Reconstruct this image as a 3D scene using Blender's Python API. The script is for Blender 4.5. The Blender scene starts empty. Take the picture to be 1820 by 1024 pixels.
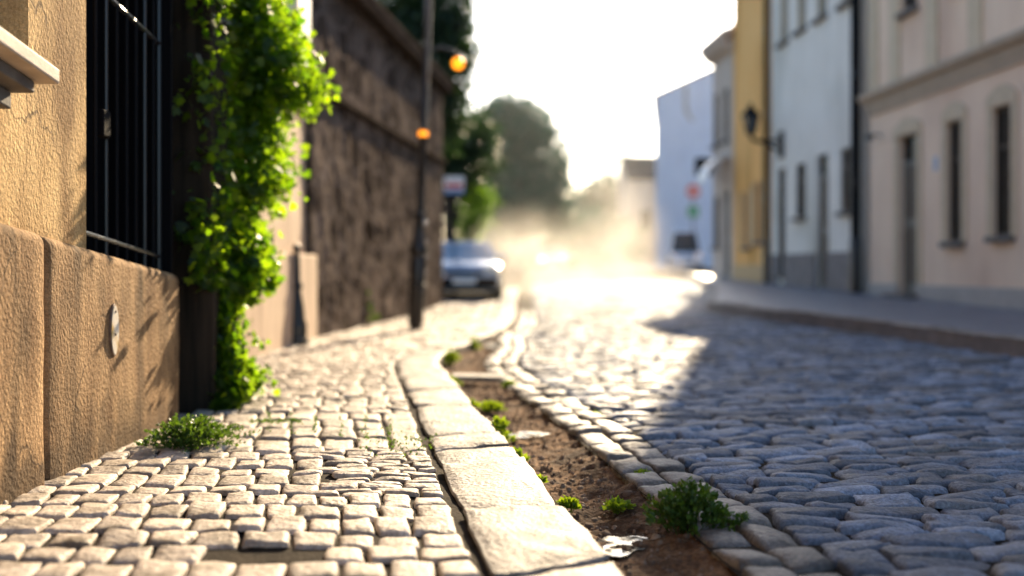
import bpy, bmesh, math, random
import numpy as np
from mathutils import Vector, Matrix, noise as mnoise
R = math.radians
random.seed(7); rng = np.random.default_rng(7)
S = bpy.context.scene
COL = S.collection
EYE = 0.85

# ------------------------------------------------------------------ render, camera, light
S.render.engine = 'CYCLES'
S.render.resolution_x, S.render.resolution_y = 1024, 576
S.view_settings.view_transform = 'Standard'
S.view_settings.look = 'None'
S.view_settings.exposure = 0
S.cycles.use_denoising = True
S.cycles.max_bounces = 8
S.cycles.transparent_max_bounces = 12
S.cycles.volume_bounces = 1
S.cycles.volume_max_steps = 256
S.cycles.volume_step_rate = 0.35
S.cycles.sample_clamp_indirect = 6
S.cycles.film_exposure = 3.1
AZ, EL = 12.2, 22.0
w = bpy.data.worlds.new('World'); S.world = w; w.use_nodes = True
nt = w.node_tree; bg = nt.nodes['Background']
sky = nt.nodes.new('ShaderNodeTexSky'); sky.sky_type = 'NISHITA'; sky.sun_disc = False
sky.sun_elevation = R(EL); sky.sun_rotation = R(AZ)
sky.air_density = 1.0; sky.dust_density = 1.2; sky.ozone_density = 3.0
nt.links.new(sky.outputs[0], bg.inputs[0]); bg.inputs[1].default_value = 0.096
sl = bpy.data.lights.new('sun', 'SUN'); sl.energy = 5.0; sl.angle = R(0.5); sl.color = (1.0, 0.79, 0.52)
so = bpy.data.objects.new('sun', sl); COL.objects.link(so)
sdir = Vector((math.sin(R(AZ)) * math.cos(R(EL)), math.cos(R(AZ)) * math.cos(R(EL)), math.sin(R(EL))))
so.rotation_euler = sdir.to_track_quat('Z', 'Y').to_euler(); so.location = sdir * 60
cd = bpy.data.cameras.new('camera'); cam = bpy.data.objects.new('camera', cd); COL.objects.link(cam)
cam.location = (0, 0, EYE); cam.rotation_euler = (R(90), 0, 0)
cd.sensor_width = 36; cd.lens = 2000 / 1820 * 36; cd.shift_y = -37 / 1820
cd.clip_start = 0.05; cd.clip_end = 3000
cd.dof.use_dof = True; cd.dof.focus_distance = 4.5; cd.dof.aperture_fstop = 0.82
S.camera = cam

# ------------------------------------------------------------------ materials
def newmat(name):
    m = bpy.data.materials.new(name); m.use_nodes = True
    return m, m.node_tree, m.node_tree.nodes['Principled BSDF']
def N(nt, t, **kw):
    n = nt.nodes.new(t)
    for k, v in kw.items():
        if isinstance(k, str) and k in n.inputs: n.inputs[k].default_value = v
        else: setattr(n, k, v)
    return n
def c4(c): return (c[0], c[1], c[2], 1)
def surf(name, a, b, scale=6, stretch=(1, 1, 1), rough=0.8, spec=0.3, bump=0.3, bscale=80, bdist=0.004,
         island=0.0, c=None, cscale=1.2, metallic=0, coat=0, detail=8, rough2=None, grain=0.0, gs=70, dirt=None, cracks=0, cells=None):
    """two noise-mixed colours, optional large stain colour c, island variation, noise bump"""
    m, nt, p = newmat(name)
    tc = N(nt, 'ShaderNodeTexCoord'); mp = N(nt, 'ShaderNodeMapping'); mp.inputs['Scale'].default_value = stretch
    nt.links.new(tc.outputs['Object'], mp.inputs[0])
    n1 = N(nt, 'ShaderNodeTexNoise'); n1.inputs['Scale'].default_value = scale; n1.inputs['Detail'].default_value = detail
    n1.inputs['Roughness'].default_value = 0.6
    nt.links.new(mp.outputs[0], n1.inputs['Vector'])
    cr = N(nt, 'ShaderNodeValToRGB'); cr.color_ramp.elements[0].position = 0.34; cr.color_ramp.elements[1].position = 0.66
    cr.color_ramp.elements[0].color = c4(a); cr.color_ramp.elements[1].color = c4(b)
    nt.links.new(n1.outputs['Fac'], cr.inputs[0])
    out = cr.outputs[0]
    if c:
        n2 = N(nt, 'ShaderNodeTexNoise'); n2.inputs['Scale'].default_value = cscale; n2.inputs['Detail'].default_value = 6
        nt.links.new(mp.outputs[0], n2.inputs['Vector'])
        r2 = N(nt, 'ShaderNodeValToRGB'); r2.color_ramp.elements[0].position = 0.48; r2.color_ramp.elements[1].position = 0.68
        nt.links.new(n2.outputs['Fac'], r2.inputs[0])
        mx = N(nt, 'ShaderNodeMix', data_type='RGBA'); nt.links.new(r2.outputs[0], mx.inputs[0])
        nt.links.new(out, mx.inputs[6]); mx.inputs[7].default_value = c4(c); out = mx.outputs[2]
    if island:
        g = N(nt, 'ShaderNodeNewGeometry'); hs = N(nt, 'ShaderNodeHueSaturation')
        mr = N(nt, 'ShaderNodeMapRange'); mr.inputs[3].default_value = 1 - island; mr.inputs[4].default_value = 1 + island
        nt.links.new(g.outputs['Random Per Island'], mr.inputs[0]); nt.links.new(mr.outputs[0], hs.inputs['Value'])
        nt.links.new(out, hs.inputs['Color']); out = hs.outputs[0]
    L_ = nt.links.new
    def mixc(fac, a_, col):
        mx = N(nt, 'ShaderNodeMix', data_type='RGBA'); L_(fac, mx.inputs[0]); L_(a_, mx.inputs[6]); mx.inputs[7].default_value = c4(col); return mx.outputs[2]
    if cells:                                          # rubble blocks with paler mortar between them
        mc = N(nt, 'ShaderNodeMapping'); mc.inputs['Scale'].default_value = cells; L_(tc.outputs['Object'], mc.inputs[0])
        nw = N(nt, 'ShaderNodeTexNoise'); nw.inputs['Scale'].default_value = 2.5; L_(mc.outputs[0], nw.inputs['Vector'])
        ad = N(nt, 'ShaderNodeMix', data_type='VECTOR'); ad.inputs[0].default_value = .12; L_(mc.outputs[0], ad.inputs[4]); L_(nw.outputs['Color'], ad.inputs[5])
        v1 = N(nt, 'ShaderNodeTexVoronoi'); v1.inputs['Scale'].default_value = 1; L_(ad.outputs[1], v1.inputs['Vector'])
        v2 = N(nt, 'ShaderNodeTexVoronoi', feature='DISTANCE_TO_EDGE'); v2.inputs['Scale'].default_value = 1; L_(ad.outputs[1], v2.inputs['Vector'])
        sx = N(nt, 'ShaderNodeSeparateColor'); L_(v1.outputs['Color'], sx.inputs[0])
        mv = N(nt, 'ShaderNodeMapRange'); mv.inputs[3].default_value = .55; mv.inputs[4].default_value = 1.5; L_(sx.outputs[0], mv.inputs[0])
        hv = N(nt, 'ShaderNodeHueSaturation'); L_(mv.outputs[0], hv.inputs['Value']); L_(out, hv.inputs['Color']); out = hv.outputs[0]
        me_ = N(nt, 'ShaderNodeMapRange'); me_.inputs[1].default_value = .09; me_.inputs[2].default_value = .03; L_(v2.outputs['Distance'], me_.inputs[0])
        out = mixc(me_.outputs[0], out, (.17, .14, .12))
    if dirt:                                           # splash dirt rising from the pavement
        sz = N(nt, 'ShaderNodeSeparateXYZ'); L_(tc.outputs['Object'], sz.inputs[0])
        nd = N(nt, 'ShaderNodeTexNoise'); nd.inputs['Scale'].default_value = 7; nd.inputs['Detail'].default_value = 6; L_(tc.outputs['Object'], nd.inputs['Vector'])
        a1 = N(nt, 'ShaderNodeMath', operation='MULTIPLY_ADD'); L_(nd.outputs['Fac'], a1.inputs[0]); a1.inputs[1].default_value = -.6; L_(sz.outputs['Z'], a1.inputs[2])
        md = N(nt, 'ShaderNodeMapRange', interpolation_type='SMOOTHSTEP'); md.inputs[1].default_value = -.02; md.inputs[2].default_value = -.36; md.inputs[3].default_value = 0; md.inputs[4].default_value = .85
        L_(a1.outputs[0], md.inputs[0]); out = mixc(md.outputs[0], out, dirt)
    if cracks:
        nk = N(nt, 'ShaderNodeTexNoise'); nk.inputs['Scale'].default_value = 3; nk.inputs['Detail'].default_value = 5; L_(tc.outputs['Object'], nk.inputs['Vector'])
        ak = N(nt, 'ShaderNodeMix', data_type='VECTOR'); ak.inputs[0].default_value = .35; L_(tc.outputs['Object'], ak.inputs[4]); L_(nk.outputs['Color'], ak.inputs[5])
        vk = N(nt, 'ShaderNodeTexVoronoi', feature='DISTANCE_TO_EDGE'); vk.inputs['Scale'].default_value = 1.7; L_(ak.outputs[1], vk.inputs['Vector'])
        mk = N(nt, 'ShaderNodeMapRange'); mk.inputs[1].default_value = .010; mk.inputs[2].default_value = .003; mk.inputs[4].default_value = cracks; L_(vk.outputs['Distance'], mk.inputs[0])
        nm = N(nt, 'ShaderNodeTexNoise'); nm.inputs['Scale'].default_value = 1.3; L_(tc.outputs['Object'], nm.inputs['Vector'])
        mm = N(nt, 'ShaderNodeMapRange'); mm.inputs[1].default_value = .5; mm.inputs[2].default_value = .58; L_(nm.outputs['Fac'], mm.inputs[0])
        mu = N(nt, 'ShaderNodeMath', operation='MULTIPLY'); L_(mk.outputs[0], mu.inputs[0]); L_(mm.outputs[0], mu.inputs[1])
        out = mixc(mu.outputs[0], out, (.05, .03, .018))
    if grain:
        n3 = N(nt, 'ShaderNodeTexNoise'); n3.inputs['Scale'].default_value = gs; n3.inputs['Detail'].default_value = 3; n3.inputs['Roughness'].default_value = .7
        nt.links.new(tc.outputs['Object'], n3.inputs['Vector'])
        mg = N(nt, 'ShaderNodeMapRange'); mg.inputs[1].default_value = .32; mg.inputs[2].default_value = .68
        mg.inputs[3].default_value = 1 - grain; mg.inputs[4].default_value = 1 + grain * .8
        nt.links.new(n3.outputs['Fac'], mg.inputs[0])
        h3 = N(nt, 'ShaderNodeHueSaturation'); nt.links.new(mg.outputs[0], h3.inputs['Value']); nt.links.new(out, h3.inputs['Color']); out = h3.outputs[0]
    nt.links.new(out, p.inputs['Base Color'])
    p.inputs['Roughness'].default_value = rough; p.inputs['Specular IOR Level'].default_value = spec
    p.inputs['Metallic'].default_value = metallic; p.inputs['Coat Weight'].default_value = coat
    if rough2 is not None:
        mr = N(nt, 'ShaderNodeMapRange'); mr.inputs[1].default_value = .3; mr.inputs[2].default_value = .7
        mr.inputs[3].default_value = rough; mr.inputs[4].default_value = rough2
        nt.links.new(n1.outputs['Fac'], mr.inputs[0]); nt.links.new(mr.outputs[0], p.inputs['Roughness'])
    if bump:
        nb = N(nt, 'ShaderNodeTexNoise'); nb.inputs['Scale'].default_value = bscale; nb.inputs['Detail'].default_value = 6
        nt.links.new(tc.outputs['Object'], nb.inputs['Vector'])
        bp = N(nt, 'ShaderNodeBump'); bp.inputs['Strength'].default_value = bump; bp.inputs['Distance'].default_value = bdist
        nt.links.new(nb.outputs['Fac'], bp.inputs['Height']); nt.links.new(bp.outputs[0], p.inputs['Normal'])
    return m
def leafmat(name, a, b, trans=0.55, tcol=None, rough=0.45):
    m, nt, p = newmat(name)
    g = N(nt, 'ShaderNodeNewGeometry'); cr = N(nt, 'ShaderNodeValToRGB')
    cr.color_ramp.elements[0].color = c4(a); cr.color_ramp.elements[1].color = c4(b)
    nt.links.new(g.outputs['Random Per Island'], cr.inputs[0]); nt.links.new(cr.outputs[0], p.inputs['Base Color'])
    p.inputs['Roughness'].default_value = rough; p.inputs['Specular IOR Level'].default_value = 0.4
    t = N(nt, 'ShaderNodeBsdfTranslucent')
    hs = N(nt, 'ShaderNodeMix', data_type='RGBA', blend_type='MULTIPLY'); hs.inputs[0].default_value = 1
    nt.links.new(cr.outputs[0], hs.inputs[6]); hs.inputs[7].default_value = c4(tcol or (2.2, 2.0, 0.6))
    nt.links.new(hs.outputs[2], t.inputs[0])
    ms = N(nt, 'ShaderNodeMixShader'); ms.inputs[0].default_value = trans
    nt.links.new(p.outputs[0], ms.inputs[1]); nt.links.new(t.outputs[0], ms.inputs[2])
    nt.links.new(ms.outputs[0], nt.nodes['Material Output'].inputs['Surface'])
    return m
def plain(name, col, rough=0.5, spec=0.5, metallic=0, coat=0, emis=None, es=0):
    m, nt, p = newmat(name)
    p.inputs['Base Color'].default_value = c4(col); p.inputs['Roughness'].default_value = rough
    p.inputs['Specular IOR Level'].default_value = spec; p.inputs['Metallic'].default_value = metallic
    p.inputs['Coat Weight'].default_value = coat
    n1 = N(nt, 'ShaderNodeTexNoise'); n1.inputs['Scale'].default_value = 25
    mr = N(nt, 'ShaderNodeMapRange'); mr.inputs[3].default_value = max(0.02, rough - .06); mr.inputs[4].default_value = min(1, rough + .08)
    nt.links.new(n1.outputs['Fac'], mr.inputs[0]); nt.links.new(mr.outputs[0], p.inputs['Roughness'])
    if emis:
        p.inputs['Emission Color'].default_value = c4(emis); p.inputs['Emission Strength'].default_value = es
    return m

M = {}
M['plaster_ochre'] = surf('ochre_plaster', (.44, .275, .115), (.72, .49, .23), 2.2, (2, 2, .6), .9, .1, 1.0, 60, .008, c=(.25, .145, .06), cscale=1.5, grain=.28, gs=80, cracks=.7)
M['plinth'] = surf('plinth_render', (.20, .115, .055), (.44, .28, .14), 2.6, (2.6, 2.6, .7), .9, .1, 1.0, 55, .010, c=(.10, .062, .033), cscale=1.8, grain=.34, gs=75, dirt=(.09, .06, .035), cracks=.7)
M['pier'] = surf('shade_dark_pier_render', (.012, .009, .006), (.05, .033, .02), 3.4, (4.5, 4.5, .3), .85, .2, .8, 90, .008)  # near-black colour puts the shade of the front face into the render
M['plaster_beige'] = surf('beige_plaster', (.80, .60, .44), (.88, .68, .50), 1.6, (1, 1, .5), .9, .1, .4, 40, .006, c=(.66, .46, .33), cscale=.45)
M['trim_beige'] = surf('beige_trim', (.58, .46, .30), (.66, .53, .37), 4, rough=.8, bump=.3)
M['cornice'] = surf('cornice_stone', (.42, .34, .25), (.52, .42, .31), 4, rough=.8, bump=.3)
M['plaster_white'] = surf('white_plaster', (.76, .72, .64), (.84, .80, .72), 1.8, (1, 1, .5), .9, .1, .4, 40, .006, c=(.60, .57, .49), cscale=.6)
M['plaster_orange'] = surf('orange_plaster', (.88, .47, .15), (.95, .57, .22), 1.3, (1.5, 1.5, .3), .9, .1, .4, 40, .006, c=(.60, .30, .08), cscale=.7)
M['plaster_cream'] = surf('cream_plaster', (.52, .42, .34), (.62, .52, .43), 2, (1, 1, .5), .85, .2, .4, 60, .004)
M['plaster_blue'] = surf('pale_blue_plaster', (.55, .60, .72), (.64, .69, .80), 1.5, (1, 1, .5), .85, .2, .3, 40, .004)
M['plaster_pink'] = surf('second_house_plaster', (.58, .43, .30), (.70, .54, .39), 2.2, (3, 3, .5), .85, .25, .6, 90, .004, c=(.46, .33, .23), cscale=1.5)
M['plinth_grey'] = surf('grey_plinth', (.17, .15, .14), (.26, .23, .21), 4, rough=.85, bump=.5, bscale=30, bdist=.01)
M['plinth_pale'] = surf('pale_plinth', (.38, .35, .31), (.48, .44, .39), 3, rough=.85, bump=.5, bscale=30, bdist=.01)
M['rubble'] = surf('rubble_stone', (.055, .044, .037), (.19, .155, .13), 2.6, (1, 1, 1), .95, 0, .9, 9, .03, c=(.045, .036, .03), cscale=1.0, grain=.3, gs=9, cells=(1, 2.2, 3.4))
M['coping'] = surf('coping_stone', (.03, .024, .02), (.07, .058, .05), 4, rough=.95, spec=0, bump=.5, bscale=20, bdist=.02)
M['coping_top'] = surf('coping_tiles', (.07, .057, .048), (.13, .105, .09), 4, rough=.95, spec=0, bump=.5, bscale=20, bdist=.02)
M['roof'] = surf('roof_tiles', (.22, .10, .06), (.34, .16, .10), 6, (1, 6, 1), .85, .2, .6, 20, .03)
M['sett'] = surf('road_sett', (.09, .108, .14), (.25, .285, .35), 9, rough=.55, rough2=.8, spec=.26, bump=1.0, bscale=42, bdist=.010, island=.45, c=(.15, .135, .12), cscale=1.3, grain=.42, gs=75)  # bluish base colour carries the cool hue of the road's shade
M['edging'] = surf('edging_sett', (.10, .085, .07), (.25, .215, .18), 9, rough=.5, rough2=.75, spec=.4, bump=1.0, bscale=42, bdist=.010, island=.28, c=(.06, .05, .04), cscale=7, grain=.4, gs=75)
M['paver'] = surf('pavement_sett', (.28, .225, .175), (.56, .47, .385), 8, rough=.55, rough2=.8, spec=.3, bump=1.0, bscale=40, bdist=.010, island=.22, c=(.15, .115, .08), cscale=5, grain=.38, gs=80)
M['kerb'] = surf('kerb_granite', (.19, .165, .14), (.37, .325, .28), 7, rough=.55, rough2=.8, spec=.3, bump=1.0, bscale=45, bdist=.010, island=.16, c=(.11, .09, .07), cscale=4, grain=.42, gs=85)
M['flag'] = surf('pavement_flag', (.09, .10, .125), (.17, .185, .22), 3, rough=.5, spec=.5, bump=.6, bscale=20, bdist=.01)
M['slab'] = surf('pale_slab', (.38, .37, .35), (.50, .48, .45), 6, rough=.5, spec=.5, bump=.4, bscale=60)
M['earth'] = surf('earth', (.10, .052, .026), (.24, .135, .068), 9, rough=.95, spec=.1, bump=1.0, bscale=40, bdist=.02, c=(.055, .03, .017), cscale=5, grain=.5, gs=60)
M['grit'] = surf('grit_stone', (.11, .065, .04), (.28, .19, .12), 9, rough=.9, spec=.15, bump=.5, island=.5)
M['joint'] = surf('joint_soil', (.018, .014, .010), (.048, .037, .026), 12, rough=.95, spec=.05, bump=.8, bscale=60, bdist=.01)
M['ground'] = surf('far_ground', (.07, .055, .04), (.13, .10, .07), .8, rough=.95, spec=0, bump=.5, bscale=8, bdist=.05)
M['iron'] = plain('black_iron', (.012, .012, .013), .32, .55)
M['irond'] = plain('dull_black_paint', (.005, .005, .006), .6, .12)
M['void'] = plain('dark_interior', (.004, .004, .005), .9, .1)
M['glass'] = plain('dark_window_glass', (.006, .007, .008), .25, .18)
M['glass_pale'] = plain('pale_window_glass', (.10, .17, .20), .2, .5)
M['wood_dark'] = surf('dark_wood', (.05, .035, .022), (.10, .07, .045), 5, (8, 8, .6), .6, .4, .4, 40)
M['wood_green'] = surf('green_grey_door', (.14, .13, .11), (.20, .185, .155), 5, (8, 8, .6), .6, .4, .3, 40)
M['shutter'] = surf('ochre_shutter', (.55, .34, .15), (.64, .42, .20), 5, (4, 4, 1), .7, .3, .3, 40)
M['sill'] = surf('sill_stone', (.10, .09, .085), (.18, .165, .15), 8, rough=.8, bump=.4)
M['sill_light'] = surf('light_sill_stone', (.46, .38, .30), (.60, .50, .40), 8, rough=.7, bump=.4)
M['bark'] = surf('bark', (.03, .022, .016), (.08, .06, .045), 8, (3, 3, .6), .9, .2, .8, 20, .02)
M['stem'] = surf('ivy_stem', (.14, .09, .05), (.25, .17, .10), 10, (4, 4, .8), .8, .3, .6, 60, .01)
M['ivy'] = leafmat('ivy_leaf', (.010, .030, .004), (.038, .07, .007), .5, (12.5, 10.5, 1.6))
M['weed'] = leafmat('weed_leaf', (.03, .07, .012), (.09, .16, .03), .4, (1.8, 1.7, .5))
M['weed_bright'] = leafmat('bright_weed_leaf', (.09, .16, .015), (.18, .26, .03), .5, (2.2, 2.0, .4))
M['tree_dark'] = leafmat('dark_tree_leaf', (.010, .026, .012), (.035, .065, .025), .35, (1.8, 1.9, .6))
M['tree_mid'] = leafmat('mid_tree_leaf', (.028, .10, .062), (.065, .17, .10), .14, (.6, 1.4, .8))
M['tree_bright'] = leafmat('bright_tree_leaf', (.05, .11, .02), (.12, .20, .04), .5, (2, 2, .5))
M['amber'] = plain('amber_lamp', (.8, .3, .02), .3, .5, emis=(1, .27, .008), es=.95)
M['enamel'] = surf('enamel', (.62, .54, .42), (.80, .76, .68), 14, rough=.35, spec=.5, bump=.2, c=(.50, .30, .04), cscale=9, cracks=0)
M['rust'] = surf('rusty_rim', (.10, .06, .04), (.22, .13, .08), 40, rough=.6, bump=.5)
M['car_dark'] = plain('silver_blue_car_paint', (.26, .35, .47), .22, .6, coat=1)
M['car_silver'] = plain('silver_car_paint', (.66, .72, .82), .3, .6, coat=1)
M['car_glass_dark'] = plain('dark_car_glass', (.01, .02, .03), .1, .4)
M['car_white'] = plain('white_car_paint', (.70, .71, .76), .5, .3)
M['car_glass'] = plain('car_glass', (.10, .19, .28), .05, .9)  # blue base colour stands in for sky reflected in the glass
M['tyre'] = plain('tyre_rubber', (.012, .012, .012), .8, .2)
M['chrome'] = plain('chrome', (.7, .7, .7), .12, .5, metallic=1)
M['plate'] = plain('number_plate', (.75, .75, .72), .5, .4)
M['headlamp'] = plain('headlamp_glass', (.55, .56, .58), .1, .6, metallic=.5)
M['lit_head'] = plain('lit_headlamp', (.9, .85, .7), .2, .5, emis=(1, .86, .55), es=2.5)
M['red'] = plain('red_sign_paint', (.5, .02, .02), .4, .5)
M['green'] = plain('green_sign_paint', (.04, .28, .16), .4, .5)
M['white'] = plain('white_sign_paint', (.75, .75, .75), .4, .5)
M['blue'] = plain('blue_sign_paint', (.10, .20, .40), .4, .5)
M['amber_glass'] = M['amber']
M['lantern_glass'] = plain('lantern_glass', (.05, .055, .06), .25, .3)
M['strip_white'] = plain('bright_strip_paint', (.85, .82, .74), .4, .5)  # white of the added flat panel that makes a bright strip
mw, ntw, pw = newmat('water'); pw.inputs['Base Color'].default_value = (.03, .025, .02, 1); pw.inputs['Roughness'].default_value = .16
pw.inputs['IOR'].default_value = 1.33; pw.inputs['Specular IOR Level'].default_value = .9
tcw = N(ntw, 'ShaderNodeTexCoord'); nb = N(ntw, 'ShaderNodeTexNoise'); nb.inputs['Scale'].default_value = 26; nb.inputs['Detail'].default_value = 4; ntw.links.new(tcw.outputs['Object'], nb.inputs['Vector'])
nr = N(ntw, 'ShaderNodeTexNoise'); nr.inputs['Scale'].default_value = 11; nr.inputs['Detail'].default_value = 6; ntw.links.new(tcw.outputs['Object'], nr.inputs['Vector'])
rr_ = N(ntw, 'ShaderNodeMapRange'); rr_.inputs[1].default_value = .42; rr_.inputs[2].default_value = .58; rr_.inputs[3].default_value = .10; rr_.inputs[4].default_value = .75
ntw.links.new(nr.outputs['Fac'], rr_.inputs[0]); ntw.links.new(rr_.outputs[0], pw.inputs['Roughness'])
rs_ = N(ntw, 'ShaderNodeMapRange'); rs_.inputs[1].default_value = .42; rs_.inputs[2].default_value = .58; rs_.inputs[3].default_value = .6; rs_.inputs[4].default_value = .03
ntw.links.new(nr.outputs['Fac'], rs_.inputs[0]); ntw.links.new(rs_.outputs[0], pw.inputs['Specular IOR Level'])
bp = N(ntw, 'ShaderNodeBump'); bp.inputs['Strength'].default_value = .6; bp.inputs['Distance'].default_value = .006
ntw.links.new(nb.outputs['Fac'], bp.inputs['Height']); ntw.links.new(bp.outputs[0], pw.inputs['Normal'])
M['water'] = mw

# ------------------------------------------------------------------ helpers
class MB:
    def __init__(s): s.v = []; s.f = []
    def add(s, vs, fs):
        b = len(s.v); s.v.extend([tuple(x) for x in vs]); s.f.extend([tuple(i + b for i in f) for f in fs]); return s
    def box(s, x0, x1, y0, y1, z0, z1):
        return s.add([(x0, y0, z0), (x1, y0, z0), (x1, y1, z0), (x0, y1, z0), (x0, y0, z1), (x1, y0, z1), (x1, y1, z1), (x0, y1, z1)],
                     [(0, 3, 2, 1), (4, 5, 6, 7), (0, 1, 5, 4), (1, 2, 6, 5), (2, 3, 7, 6), (3, 0, 4, 7)])
    def lathe(s, prof, c=(0, 0, 0), n=20):
        vs = []; fs = []
        for r, z in prof:
            for k in range(n):
                a = 2 * math.pi * k / n; vs.append((c[0] + r * math.cos(a), c[1] + r * math.sin(a), c[2] + z))
        for i in range(len(prof) - 1):
            for k in range(n):
                k2 = (k + 1) % n; fs.append((i * n + k, i * n + k2, (i + 1) * n + k2, (i + 1) * n + k))
        fs.append(tuple(range(n - 1, -1, -1))); m = (len(prof) - 1) * n; fs.append(tuple(m + k for k in range(n)))
        return s.add(vs, fs)
    def tube(s, pts, rad, n=8):
        pts = [Vector(p) for p in pts]; vs = []; fs = []
        if not hasattr(rad, '__len__'): rad = [rad] * len(pts)
        for i, p in enumerate(pts):
            t = (pts[min(i + 1, len(pts) - 1)] - pts[max(i - 1, 0)]).normalized()
            a = t.cross(Vector((0, 0, 1)))
            if a.length < .05: a = t.cross(Vector((0, 1, 0)))
            a.normalize(); b = t.cross(a)
            for k in range(n):
                q = 2 * math.pi * k / n; vs.append(p + (a * math.cos(q) + b * math.sin(q)) * rad[i])
        for i in range(len(pts) - 1):
            for k in range(n):
                k2 = (k + 1) % n; fs.append((i * n + k, i * n + k2, (i + 1) * n + k2, (i + 1) * n + k))
        fs.append(tuple(range(n - 1, -1, -1))); m = (len(pts) - 1) * n; fs.append(tuple(m + k for k in range(n)))
        return s.add(vs, fs)
    def prism(s, poly, axis, a0, a1):
        """extrude a 2-D polygon along axis ('x','y','z')"""
        def mk(p, a):
            return {'x': (a, p[0], p[1]), 'y': (p[0], a, p[1]), 'z': (p[0], p[1], a)}[axis]
        n = len(poly); vs = [mk(p, a0) for p in poly] + [mk(p, a1) for p in poly]
        fs = [tuple(range(n)), tuple(range(2 * n - 1, n - 1, -1))]
        for i in range(n):
            j = (i + 1) % n; fs.append((i, i + n, j + n, j))
        return s.add(vs, fs)
    def build(s, name, mat, parent=None, smooth=False, bevel=0, seg=2, fix=True):
        me = bpy.data.meshes.new(name); me.from_pydata(s.v, [], s.f); me.materials.append(mat)
        if fix or bevel:
            bm = bmesh.new(); bm.from_mesh(me)
            if fix: bmesh.ops.recalc_face_normals(bm, faces=bm.faces)
            if bevel:
                bmesh.ops.remove_doubles(bm, verts=bm.verts, dist=1e-5)
                es = [e for e in bm.edges if len(e.link_faces) == 2 and e.calc_face_angle(0) > .5]
                bmesh.ops.bevel(bm, geom=es, offset=bevel, segments=seg, profile=.5, affect='EDGES', clamp_overlap=True)
            bm.to_mesh(me); bm.free()
        if smooth:
            me.polygons.foreach_set('use_smooth', [True] * len(me.polygons))
            try: me.set_sharp_from_angle(angle=R(40))
            except Exception: pass
        me.update()
        o = bpy.data.objects.new(name, me); COL.objects.link(o)
        if parent: o.parent = parent
        return o
def np_obj(name, verts, faces, mat, parent=None, smooth=False):
    """verts (n,3), faces (m,k) arrays"""
    me = bpy.data.meshes.new(name); nv, (nf, k) = len(verts), faces.shape
    me.vertices.add(nv); me.vertices.foreach_set('co', np.ascontiguousarray(verts, np.float32).ravel())
    me.loops.add(nf * k); me.loops.foreach_set('vertex_index', np.ascontiguousarray(faces, np.int32).ravel())
    me.polygons.add(nf); me.polygons.foreach_set('loop_start', np.arange(0, nf * k, k, dtype=np.int32))
    me.update(calc_edges=True); me.validate()
    if smooth: me.polygons.foreach_set('use_smooth', np.ones(len(me.polygons), bool))
    me.materials.append(mat)
    o = bpy.data.objects.new(name, me); COL.objects.link(o)
    if parent: o.parent = parent
    return o
def tag(o, label=None, cat=None, group=None, kind=None):
    if label: o['label'] = label
    if cat: o['category'] = cat
    if group: o['group'] = group
    if kind: o['kind'] = kind
    return o
def thing(name, label, cat, loc=(0, 0, 0), rz=0, group=None):
    o = bpy.data.objects.new(name, None); COL.objects.link(o); o.location = loc; o.rotation_euler = (0, 0, rz)
    o.empty_display_size = .2
    return tag(o, label, cat, group)
def sm(x, a, b):
    t = np.clip((np.asarray(x, float) - a) / (b - a), 0, 1); return t * t * (3 - 2 * t)
def vnoise(x, y, f=1.0, seed=0):
    """cheap smooth value noise on arrays"""
    x = np.asarray(x) * f + seed * 17.3; y = np.asarray(y) * f + seed * 9.1
    xi, yi = np.floor(x), np.floor(y); fx, fy = x - xi, y - yi
    fx = fx * fx * (3 - 2 * fx); fy = fy * fy * (3 - 2 * fy)
    h = lambda a, b: np.modf(np.abs(np.sin(a * 127.1 + b * 311.7) * 43758.5453))[0]
    return (h(xi, yi) * (1 - fx) + h(xi + 1, yi) * fx) * (1 - fy) + (h(xi, yi + 1) * (1 - fx) + h(xi + 1, yi + 1) * fx) * fy - .5

# ------------------------------------------------------------------ terrain
def zt(X, Y):
    X = np.asarray(X, float); Y = np.asarray(Y, float)
    r = .016 * np.clip(Y - 10, 0, 55); l = .019 * np.clip(Y - 19, 0, 46)
    wt = sm(X, 0, 5)
    return r * wt + l * (1 - wt) + .006 * np.clip(Y - 65, 0, 500)
# kerb line (left edge of the kerb stones): X over Y
KY = np.array([-1, 3.24, 9.6, 10.2, 10.9, 12.0, 13.5, 15.5, 18, 21, 25, 32, 45])
KX = np.array([.52, -.081, -.985, -1.04, -1.03, -.93, -.73, -.48, -.34, -.30, -.28, -.2, .2])
def kl(Y): return np.interp(Y, KY, KX)
KW = .37
def gut(Y): return kl(Y) + KW                      # kerb right edge = gutter left edge
def gutw(Y): return np.interp(Y, [2, 4, 7, 10, 12.5, 14.5], [.36, .42, .46, .42, .32, .04])
RKY = np.array([-5, 2, 5, 9.5, 11.4, 14, 17.5, 19.6, 21.5, 26, 32, 38, 60])
RKX = np.array([6.6, 6.3, 5.9, 5.25, 4.9, 4.5, 3.75, 3.4, 3.7, 4.6, 5.4, 6.1, 8.0])
def rk(Y): return np.interp(Y, RKY, RKX)
ROAD_DZ = -.05

def grid_obj(name, xs0, xs1, ys, nx, zf, mat):
    """sheet between two X(Y) curves"""
    t = np.linspace(0, 1, nx); ys = np.asarray(ys, float)
    X = xs0(ys)[:, None] * (1 - t) + xs1(ys)[:, None] * t; Y = np.repeat(ys[:, None], nx, 1)
    Z = zf(X, Y); V = np.stack([X, Y, Z], -1).reshape(-1, 3); n = len(ys)
    i = np.arange(n - 1)[:, None] * nx + np.arange(nx - 1)[None]
    F = np.stack([i, i + 1, i + nx + 1, i + nx], -1).reshape(-1, 4)
    return np_obj(name, V, F, mat, smooth=True)

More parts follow.
